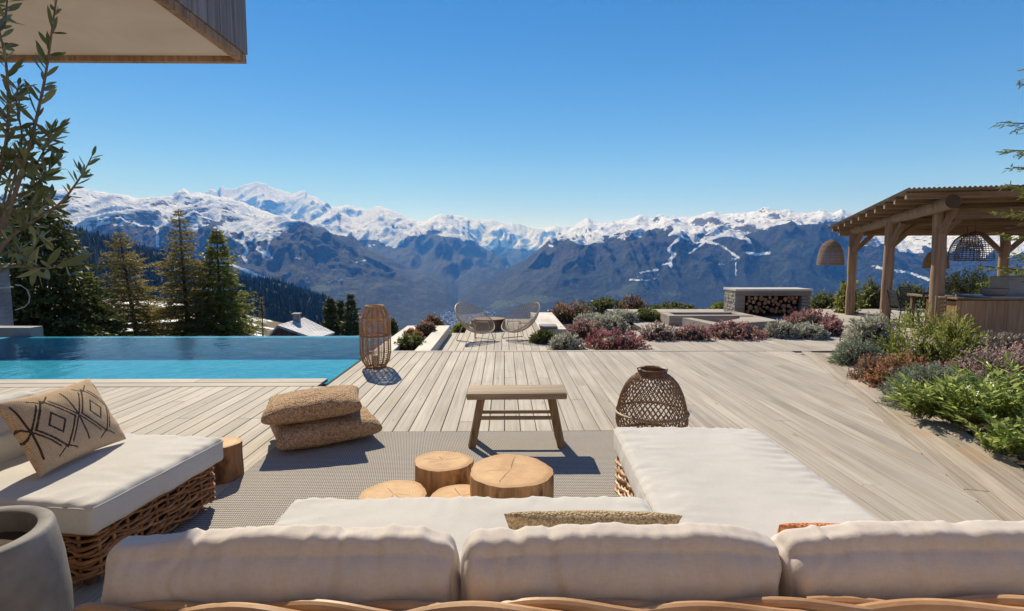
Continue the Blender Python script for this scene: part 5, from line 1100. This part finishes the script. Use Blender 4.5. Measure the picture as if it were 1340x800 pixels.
for z in np.arange(.455, .832, .0165): ring(mb, np.interp(z, pf[:, 1], pf[:, 0]), z, .0046, 64, .0025*(1 if round(z/.0165) % 2 else -1))
mb.build('weave', M['rattan_lamp'], lt)
mb = MB(); mb.lathe([(0, .02), (.045, .02), (.045, .16), (.04, .165), (0, .165)], 24); mb.build('candle', plain('wax', (.72, .66, .56), .5), lt, smooth=.8)

cg = thing('cage_lantern', 'squat dark bamboo lattice lantern behind the right hand chaise', 'lantern', (1.255, 4.58, 0))
pf2 = np.array([(.24, 0), (.285, .05), (.298, .12), (.285, .22), (.258, .33), (.218, .42), (.15, .50), (.11, .515)]); zs = np.linspace(0, .515, 40); rs_ = np.interp(zs, pf2[:, 1], pf2[:, 0])
for _ in range(3): rs_[1:-1] = (rs_[:-2] + 2*rs_[1:-1] + rs_[2:])/4
mb = MB(); nst = 40
for sgn in (-1, 1):
    for k in range(nst):
        a = k*2*math.pi/nst + sgn*zs/.515*1.35; rr = rs_ + .003*sgn; mb.tube(np.stack([np.cos(a)*rr, np.sin(a)*rr, zs], 1)[::2], .0048, 5)
mb.build('lattice', M['cage_cane'], cg)
mb = MB(); ring(mb, .302, .185, .011); ring(mb, .22, .008, .012); mb.build('band', M['cage_cane'], cg)
mb = MB(); mb.lathe([(.135, .49), (.125, .515), (.112, .55), (.105, .555), (.098, .55), (.10, .50)], 40); ring(mb, .118, .548, .010); mb.build('collar', M['rattan_dark'], cg, smooth=.8)
mb = MB(); mb.tube([(-.115, 0, .53), (-.135, -.02, .565), (-.08, -.06, .585), (.03, -.07, .575), (.115, -.03, .545)], .007, 6); mb.build('handle', M['rattan_dark'], cg)

# ------------------------------------------------------------------ cushions
def wrinkle(u, v, seed, fx=5., fy=1.2):
    return ridged(u*fx + .5*fbm(u*2, v*2, 2, seed), v*fy, 3, seed)
def cushion(name, mat, parent, size, loc=(0, 0, 0), rot=None, r=.035, step=.018, crown=.03, bulge=.012, seed=0, style='seat', amp=1.0, world=True):
    sx, sy, sz = size; h = np.array([sx, sy, sz])/2; r = min(r, h.min()*.98); nx, ny, nz = [max(6, int(s/step)) for s in size]
    verts = {}; V_ = []; F_ = []
    def vid(p):
        k = tuple(np.round(p, 5))
        if k not in verts: verts[k] = len(V_); V_.append(p)
        return verts[k]
    for ax in range(3):
        b, c = [(1, 2), (2, 0), (0, 1)][ax]; nb, nc = (nx, ny, nz)[b], (nx, ny, nz)[c]
        for s in (-1, 1):
            g = [[None]*(nc + 1) for _ in range(nb + 1)]
            for i in range(nb + 1):
                for j in range(nc + 1):
                    p = [0, 0, 0]; p[ax] = s; p[b] = -1 + 2*i/nb; p[c] = -1 + 2*j/nc; g[i][j] = vid(np.array(p, float))
            for i in range(nb):
                for j in range(nc):
                    q = (g[i][j], g[i+1][j], g[i+1][j+1], g[i][j+1]); F_.append(q if s > 0 else q[::-1])
    P = np.array(V_); q = P*h; rv = np.array([min(r, .055), r, r]); c = np.clip(q, -(h - rv), h - rv); d = (q - c)/rv; ln = np.linalg.norm(d, axis=1)[:, None]; D = d/np.maximum(ln, 1e-9); W_ = c + D*rv; D = D/rv; D /= np.linalg.norm(D, axis=1)[:, None] + 1e-9
    x, y, z = P.T; rs = np.random.default_rng(seed); off = rs.uniform(0, 50)
    X_, Y_, Z_ = W_.T
    k = np.zeros(len(P))
    up_ = np.clip(D[:, 2], 0, 1)
    k += up_*crown*(1 - np.abs(x)**3)*(1 - np.abs(y)**3)
    for (dd, u, v) in ((D[:, 0], y, z), (D[:, 1], x, z)): k += np.abs(dd)*bulge*(1 - u**4)*(1 - v**2)
    if style == 'seat':
        ex = 1 - np.abs(x); ey = 1 - np.abs(y); de = np.minimum(ex*sx/2, ey*sy/2)
        wr_ = ridged(X_*3.2 + off + .6*fbm(X_*2, Y_*2 + off, 2, seed), Y_*11, 3, seed) ; wr2 = ridged(X_*11 + off, Y_*3.2, 3, seed + 5)
        kx = np.exp(-ex*sx/2/.16); ky = np.exp(-ey*sy/2/.12)
        k += up_*((wr_ - .45)*kx*.016 + (wr2 - .45)*ky*.016)*amp + up_*fbm(X_*4 + off, Y_*4, 3, seed)*.006*amp
        k += (1 - up_)*(fbm(X_*7 + off, Y_*7 + Z_*5, 3, seed + 2)*.008)*amp
    else:
        top = np.clip((z + 1)/2, 0, 1); wr_ = ridged(X_*6.5 + off + .5*fbm(X_*2.5, Z_*3 + off, 2, seed), Z_*1.8 + Y_*1.5, 4, seed)
        fall = np.exp(-(1 - z)*sz/2/.075); k += (wr_ - .5)*(.013*fall + .004)*amp + fbm(X_*2.4 + off, Z_*4 + Y_*3, 3, seed + 3)*.010*amp
        pk = ridged(X_*15 + off*1.7 + .8*fbm(X_*4 + off, Z_*6, 2, seed), Z_*3.5 + 7, 3, seed + 9); k += (pk - .5)*.017*np.exp(-(1 - z)*sz/2/.10)*np.clip(.35 - D[:, 1], .15, 1)*amp
        cre = np.clip(ridged(X_*2.3 + off*2 + .25*fbm(Z_*5 + off, X_*3, 2, seed), Z_*.8, 1, seed + 11) - .86, 0, 1)/.14; k -= cre*.012*(.3 + .7*top)*amp
        ends = np.exp(-(1 - np.abs(x))*sx/2/.05); k -= ends*.018*(.6 + .5*np.sin(z*5 + seed))
    N = D.copy(); W_ = W_ + N*k[:, None]
    if style != 'seat':
        W_[:, 1] *= 1 - .42*np.clip(z, 0, 1)**2
        W_[:, 2] -= .018*(np.abs(x)**3)*(z > 0) ; W_[:, 0] *= 1 - .02*np.clip(-z, 0, 1)
    if rot is not None: W_ = W_ @ np.array(rot).T
    W_ = W_ + np.array(loc)
    mb = MB(); mb.add(W_, F_); o = mb.build(name, mat, parent, smooth=3.2, world=world)
    if style == 'seat':                                # corded seam round the upper edge
        def at_(px_, py_, pz_): return verts.get(tuple(np.round(np.array([px_, py_, pz_], float), 5)))
        iz = -1 + 2*round(nz*.86)/nz; ring_ = [(-1 + 2*i/nx, -1) for i in range(nx)] + [(1, -1 + 2*j/ny) for j in range(ny)] + [(1 - 2*i/nx, 1) for i in range(nx)] + [(-1, 1 - 2*j/ny) for j in range(ny)]
        ids = [at_(a, b, iz) for a, b in ring_]; P_ = np.array([W_[i] for i in ids if i is not None]); Nn_ = np.array([N[i] for i in ids if i is not None]); P_ = P_ + Nn_*.001
        if world and parent is not None: P_ = P_ - np.array(parent.location)
        mp = MB(); mp.tube(P_, .0038, 6, closed=True); mp.build('piping', mat, o, smooth=3.2)
    return o
def pillow(name, mat, size, M4, seed=0, pinch=.07, n=64, amp=.010, attr=None, p=.42):
    w, l, th = size; u = np.linspace(-1, 1, n); U_, V_ = np.meshgrid(u, u); r = np.random.default_rng(seed); off = r.uniform(0, 40)
    x = U_*w/2*(1 - pinch*np.cos(V_*math.pi/2)); y = V_*l/2*(1 - pinch*np.cos(U_*math.pi/2)); prof = ((1 - U_**2)*(1 - V_**2)).clip(0)**p
    nz = fbm(x*6 + off, y*6, 3, seed)*amp*prof; ed = (ridged(x*9 + off, y*9, 3, seed) - .5)*amp*1.3*(1 - prof)*np.minimum(1, prof*4)
    top = np.stack([x, y, th/2*prof + nz + ed], -1).reshape(-1, 3); bot = np.stack([x, y, -th/2*prof + nz*.6], -1).reshape(-1, 3)
    f = [(j*n + i, j*n + i + 1, (j+1)*n + i + 1, (j+1)*n + i) for j in range(n - 1) for i in range(n - 1)]
    mb = MB(); c = attr(U_.ravel(), V_.ravel()) if attr else None
    mb.add(top, f, c); mb.add(bot, [q[::-1] for q in f], c)
    o = mb.build(name, mat, smooth=3.2, attr='pattern' if attr else None)
    bm = bmesh.new(); bm.from_mesh(o.data); bmesh.ops.remove_doubles(bm, verts=bm.verts, dist=.0004); bm.to_mesh(o.data); bm.free(); o.data.polygons.foreach_set('use_smooth', np.ones(len(o.data.polygons), bool)); o.matrix_world = M4; return o
def frame_at(o, xdir, ydir):
    x = Vector(xdir).normalized(); y = Vector(ydir); y = (y - x*x.dot(y)).normalized(); z = x.cross(y); m = Matrix((x, y, z)).transposed().to_4x4(); m.translation = Vector(o); return m

# wicker basket walls
def rrect(x0, x1, y0, y1, r, step=.02):
    pts = []
    for cx, cy_, a0 in ((x1 - r, y0 + r, -90), (x1 - r, y1 - r, 0), (x0 + r, y1 - r, 90), (x0 + r, y0 + r, 180)):
        for k in range(7): a = rad(a0 + 15*k); pts.append((cx + r*math.cos(a), cy_ + r*math.sin(a)))
    pts = np.array(pts + pts[:1]); s = np.concatenate([[0], np.cumsum(np.hypot(*np.diff(pts, axis=0).T))]); n = int(s[-1]/step); u = np.linspace(0, s[-1], n, endpoint=False)
    P = np.stack([np.interp(u, s, pts[:, i]) for i in range(2)], 1); T_ = np.roll(P, -1, 0) - np.roll(P, 1, 0); T_ /= np.linalg.norm(T_, axis=1)[:, None]
    return P, np.stack([T_[:, 1], -T_[:, 0]], 1), u, s[-1]
def basket(mb, x0, x1, y0, y1, z0, z1, rows=11, tr=.0105, stake=.085, seed=0, keep=None):
    P, Nn, u, Lt = rrect(x0, x1, y0, y1, .05); ns = max(4, 2*round(Lt/stake/2)); r = np.random.default_rng(seed)
    for k in range(rows):
        z = z0 + (z1 - z0)*(k + .5)/rows
        for q in (0,):
            ph = math.pi*(k % 2); off = .011*np.cos(u/Lt*ns*math.pi + ph); zz = z + .007*np.sin(u*7 + r.uniform(0, 6)) + .006*np.sin(u*23 + r.uniform(0, 6)) + .005*np.cos(u/Lt*ns*math.pi*.5 + r.uniform(0, 6))
            pts = np.stack([P[:, 0] + Nn[:, 0]*off, P[:, 1] + Nn[:, 1]*off, zz], 1)
            if keep is not None:
                m = keep(pts[:, 0], pts[:, 1]); idx = np.where(m)[0]
                if len(idx) < 4: continue
                br_ = np.where(np.diff(idx) > 1)[0]; runs = np.split(idx, br_ + 1)
                if len(runs) > 1 and idx[0] == 0 and idx[-1] == len(pts) - 1: runs = [np.concatenate([runs[-1], runs[0]])] + runs[1:-1]
                for rn in runs:
                    if len(rn) > 3: mb.tube(pts[rn], tr*r.uniform(.8, 1.15), 7)
            else:
                j0 = r.integers(len(pts)); pr = np.roll(pts, -j0, 0); mb.tube(np.concatenate([pr, pr[:1]]), tr*r.uniform(.8, 1.15), 7)
    for k in range(ns):
        s = (k + .0)/ns*Lt; i = int(s/Lt*len(u)) % len(u)
        if keep is not None and not keep(P[i, 0], P[i, 1]): continue
        mb.tube([(P[i, 0], P[i, 1], z0 - .005), (P[i, 0], P[i, 1], z1 + .005)], .0075, 6)

# left sofa -------------------------------------------------------
SR = rad(-7.5); lo_ = Vector((-1.80, 2.33, 0)); lsf = thing('left_sofa', 'rattan sofa with thick white seat cushion entering from the left', 'sofa', tuple(lo_), SR)
lsf.name = 'rattan_sofa'
mb = MB(); basket(mb, -2.7, -.05, .03, .90, .05, .285, rows=15, tr=.0082, seed=3, keep=lambda x, y: (x > -1.5)); mb.build('basket_base', M['rattan'], lsf)
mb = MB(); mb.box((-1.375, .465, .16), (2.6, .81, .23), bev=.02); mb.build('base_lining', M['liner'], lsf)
for x in (-.12, -2.6):
    for y in (.1, .83): mb = MB(); mb.tube([(x, y, 0), (x, y, .06)], .022, 10); mb.build('foot', M['rattan_dark'], lsf)
cushion('seat_cushion', M['white'], lsf, (2.7, .92, .145), (-1.345, .455, .353), r=.026, crown=.014, bulge=.010, seed=4, world=False, step=.02)
cushion('back_cushion', M['white'], lsf, (.28, .92, .34), (-.98, .42, .56), rot=Matrix.Rotation(rad(-12), 3, 'Y'), r=.11, crown=.02, bulge=.02, seed=5, style='back', world=False)
# kilim pillow
def diamonds(u, v):
    n = len(u); c = np.zeros((n, 4)); c[:, 3] = 1; X_ = (u + 1)/2; Y_ = (v + 1)/2; f = np.zeros(n)
    wl = .0085
    def line(d): return (np.abs(d) < wl)
    for cx in (.27, .73):
        q = np.abs(X_ - cx)/.19 + np.abs(Y_ - .52)/.34
        f = np.maximum(f, line((q - 1)*.13)*(Y_ > .10)*(Y_ < .95)); f = np.maximum(f, line((q - .42)*.13))
        q2 = np.abs(X_ - cx)/.13; f = np.maximum(f, line((Y_ - .20 + np.abs(X_ - cx)*.9)*.75)*(np.abs(X_ - cx) < .10)*(Y_ < .22)); f = np.maximum(f, line((Y_ - .82 - np.abs(X_ - cx)*.9)*.75)*(np.abs(X_ - cx) < .10)*(Y_ > .80))
    for cx in (.50, .045, .955):
        f = np.maximum(f, line(X_ - cx)*(Y_ > .16)*(Y_ < .9)); f = np.maximum(f, line((np.abs(X_ - cx) - .0 - np.abs(Y_ - .52)*.55)*.8)*(np.abs(Y_ - .52) < .34)*(np.abs(X_ - cx) < .17))
    f = f*(.5 + .5*(np.sin(u*150) * np.sin(v*150) > -.35)); c[:, 0] = f; return c
t = NT('kilim'); A = t.n('Attribute'); A.attribute_name = 'pattern'; v = t.coord('Object'); br = t.n('TexBrick'); br.inputs['Scale'].default_value = 1.; br.inputs['Brick Width'].default_value = .012; br.inputs['Row Height'].default_value = .006; br.inputs['Mortar Size'].default_value = .0012; br.inputs['Color1'].default_value = (.52, .38, .245, 1); br.inputs['Color2'].default_value = (.62, .47, .32, 1); br.inputs['Mortar'].default_value = (.36, .25, .155, 1); t.l(v, br.inputs['Vector'])
sp = t.n('SeparateColor'); t.l(A.outputs['Color'], sp.inputs[0]); t.col(t.mix(t.sstep(sp.outputs[0], .35, .65), br.outputs['Color'], (.045, .028, .02))); t.rough(.95); t.bump(br.outputs['Fac'], -.5, .003)
BL, BR_ = on(50, 622, .46), on(160, 574, .46); TL = at(-2, 527, BL.y + .03); TR = at(119, 500, BR_.y + .04)
ctr = (BL + BR_ + TL + TR)/4; M4 = frame_at(ctr, (BR_ - BL), (TL + TR - BL - BR_))
o = pillow('kilim_pillow', t.m, ((BR_ - BL).length*1.04, ((TL + TR - BL - BR_)/2).length*1.06, .17), M4, 7, n=200, attr=diamonds, amp=.006); tag(o, 'sand coloured pillow with dark diamond pattern on the left sofa', 'pillow')

# main sectional --------------------------------------------------
sf = thing('sectional_sofa', 'large rattan sectional sofa with white cushions filling the foreground', 'sofa', (.3, 1.9, 0))
mb = MB(); basket(mb, -.92, .60, 1.46, 2.36, .05, .275, rows=10, seed=6); basket(mb, .70, 1.53, 1.5, 3.33, .05, .275, rows=10, seed=8); mb.build('basket_base', M['rattan_pale'], sf, world=True)
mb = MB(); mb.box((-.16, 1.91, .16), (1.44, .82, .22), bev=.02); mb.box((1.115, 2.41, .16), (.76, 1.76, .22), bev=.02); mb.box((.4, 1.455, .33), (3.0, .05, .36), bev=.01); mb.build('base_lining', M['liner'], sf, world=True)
cushion('seat_cushion', M['white'], sf, (1.57, .90, .155), (-.155, 1.955, .345), r=.028, crown=.010, bulge=.008, seed=9)
cushion('chaise_cushion', M['white'], sf, (.90, 1.92, .155), (1.105, 2.44, .345), rot=Matrix.Rotation(rad(-2.5), 3, 'Z'), r=.028, crown=.012, bulge=.010, seed=10, amp=1.0)
bx = [(-1.165, -.128), (-.142, .826), (.814, 1.87)]
for i, (a, b) in enumerate(bx):
    cushion('back_cushion', M['linen_back'], sf, (b - a, .25, .40), ((a + b)/2, 1.59, .478), rot=Matrix.Rotation(rad(5), 3, 'X') @ Matrix.Rotation(rad((1.2, 0, -1.)[i]), 3, 'Z'), r=.092, step=.011, crown=.014, bulge=.006, seed=30 + i, style='back', amp=1.1)
# plaited back rail of thick canes
mb = MB(); r = np.random.default_rng(4)
xs = np.linspace(-1.22, 2.1, 150)
for k, (ph, z0, y0, tr, am) in enumerate(((0, .545, 1.405, .019, .013), (2.1, .548, 1.385, .021, .014), (4.2, .535, 1.425, .018, .013), (1.0, .505, 1.40, .018, .012), (3.3, .475, 1.40, .018, .012))):
    zz = z0 + am*np.sin(xs*2*math.pi/.62 + ph) + .004*np.sin(xs*9 + k); yy = y0 + .016*np.cos(xs*2*math.pi/.62 + ph)
    e = np.clip((xs + 1.22)/.10, 0, 1); zz = zz - (1 - np.sqrt(e))*.10
    mb.tube(np.stack([xs, yy, zz], 1), tr*(1 + .08*np.sin(xs*6 + k)), 12)
mb.build('back_rail', M['rattan_pale'], sf, world=True)
mb = MB(); P = np.linspace(-1.2, 2.1, 45)
for k in range(9):
    z = .07 + k*.045; xs2 = np.linspace(-1.2, 2.1, 190); mb.tube(np.stack([xs2, 1.405 + .011*np.cos(xs2*2*math.pi/.16 + math.pi*(k % 2)), z + .006*np.sin(xs2*9 + k)], 1), .012, 7)
mb.build('back_weave', M['rattan'], sf, world=True)
# loose pillows on the sofa
def lean_pillow(label, mat, cx, cy_, zc, w, h, th, ang, yaw, seed, name):
    xd = Vector((math.cos(yaw), math.sin(yaw), 0)); yd = Vector((math.sin(yaw)*math.cos(ang), -math.cos(yaw)*math.cos(ang), math.sin(ang))); return tag(pillow(name, mat, (w, h, th), frame_at((cx, cy_, zc), xd, yd), seed, n=90), label, 'pillow')
lean_pillow('sand coloured lumbar pillow leaning behind the middle back cushion', M['sand_weave'], .30, 1.86, .50, .60, .32, .13, rad(58), rad(-2), 41, 'lumbar_pillow')
lean_pillow('coral and beige woven pillow leaning behind the right back cushion', M['coral_weave'], 1.17, 1.87, .445, .44, .32, .12, rad(58), rad(-5), 42, 'woven_pillow')
# two floor cushions
def floor_cushion(label, c, yaw, w, l, th, seed, tilt=0.):
    m = Matrix.Translation(c) @ Matrix.Rotation(yaw, 4, 'Z') @ Matrix.Rotation(tilt, 4, 'Y'); return tag(pillow('floor_cushion', M['jute'], (w, l, th), m, seed, n=110, pinch=.045, amp=.014, p=.25), label, 'floor cushion', 'jute floor cushions stacked at the rug corner')
floor_cushion('jute floor cushion at the bottom of the stack of two', (-1.47, 4.43, .112), rad(27), .80, .58, .215, 51, rad(-2))
floor_cushion('jute floor cushion lying on top of the other', (-1.56, 4.44, .30), rad(17), .74, .58, .205, 52, rad(-4))
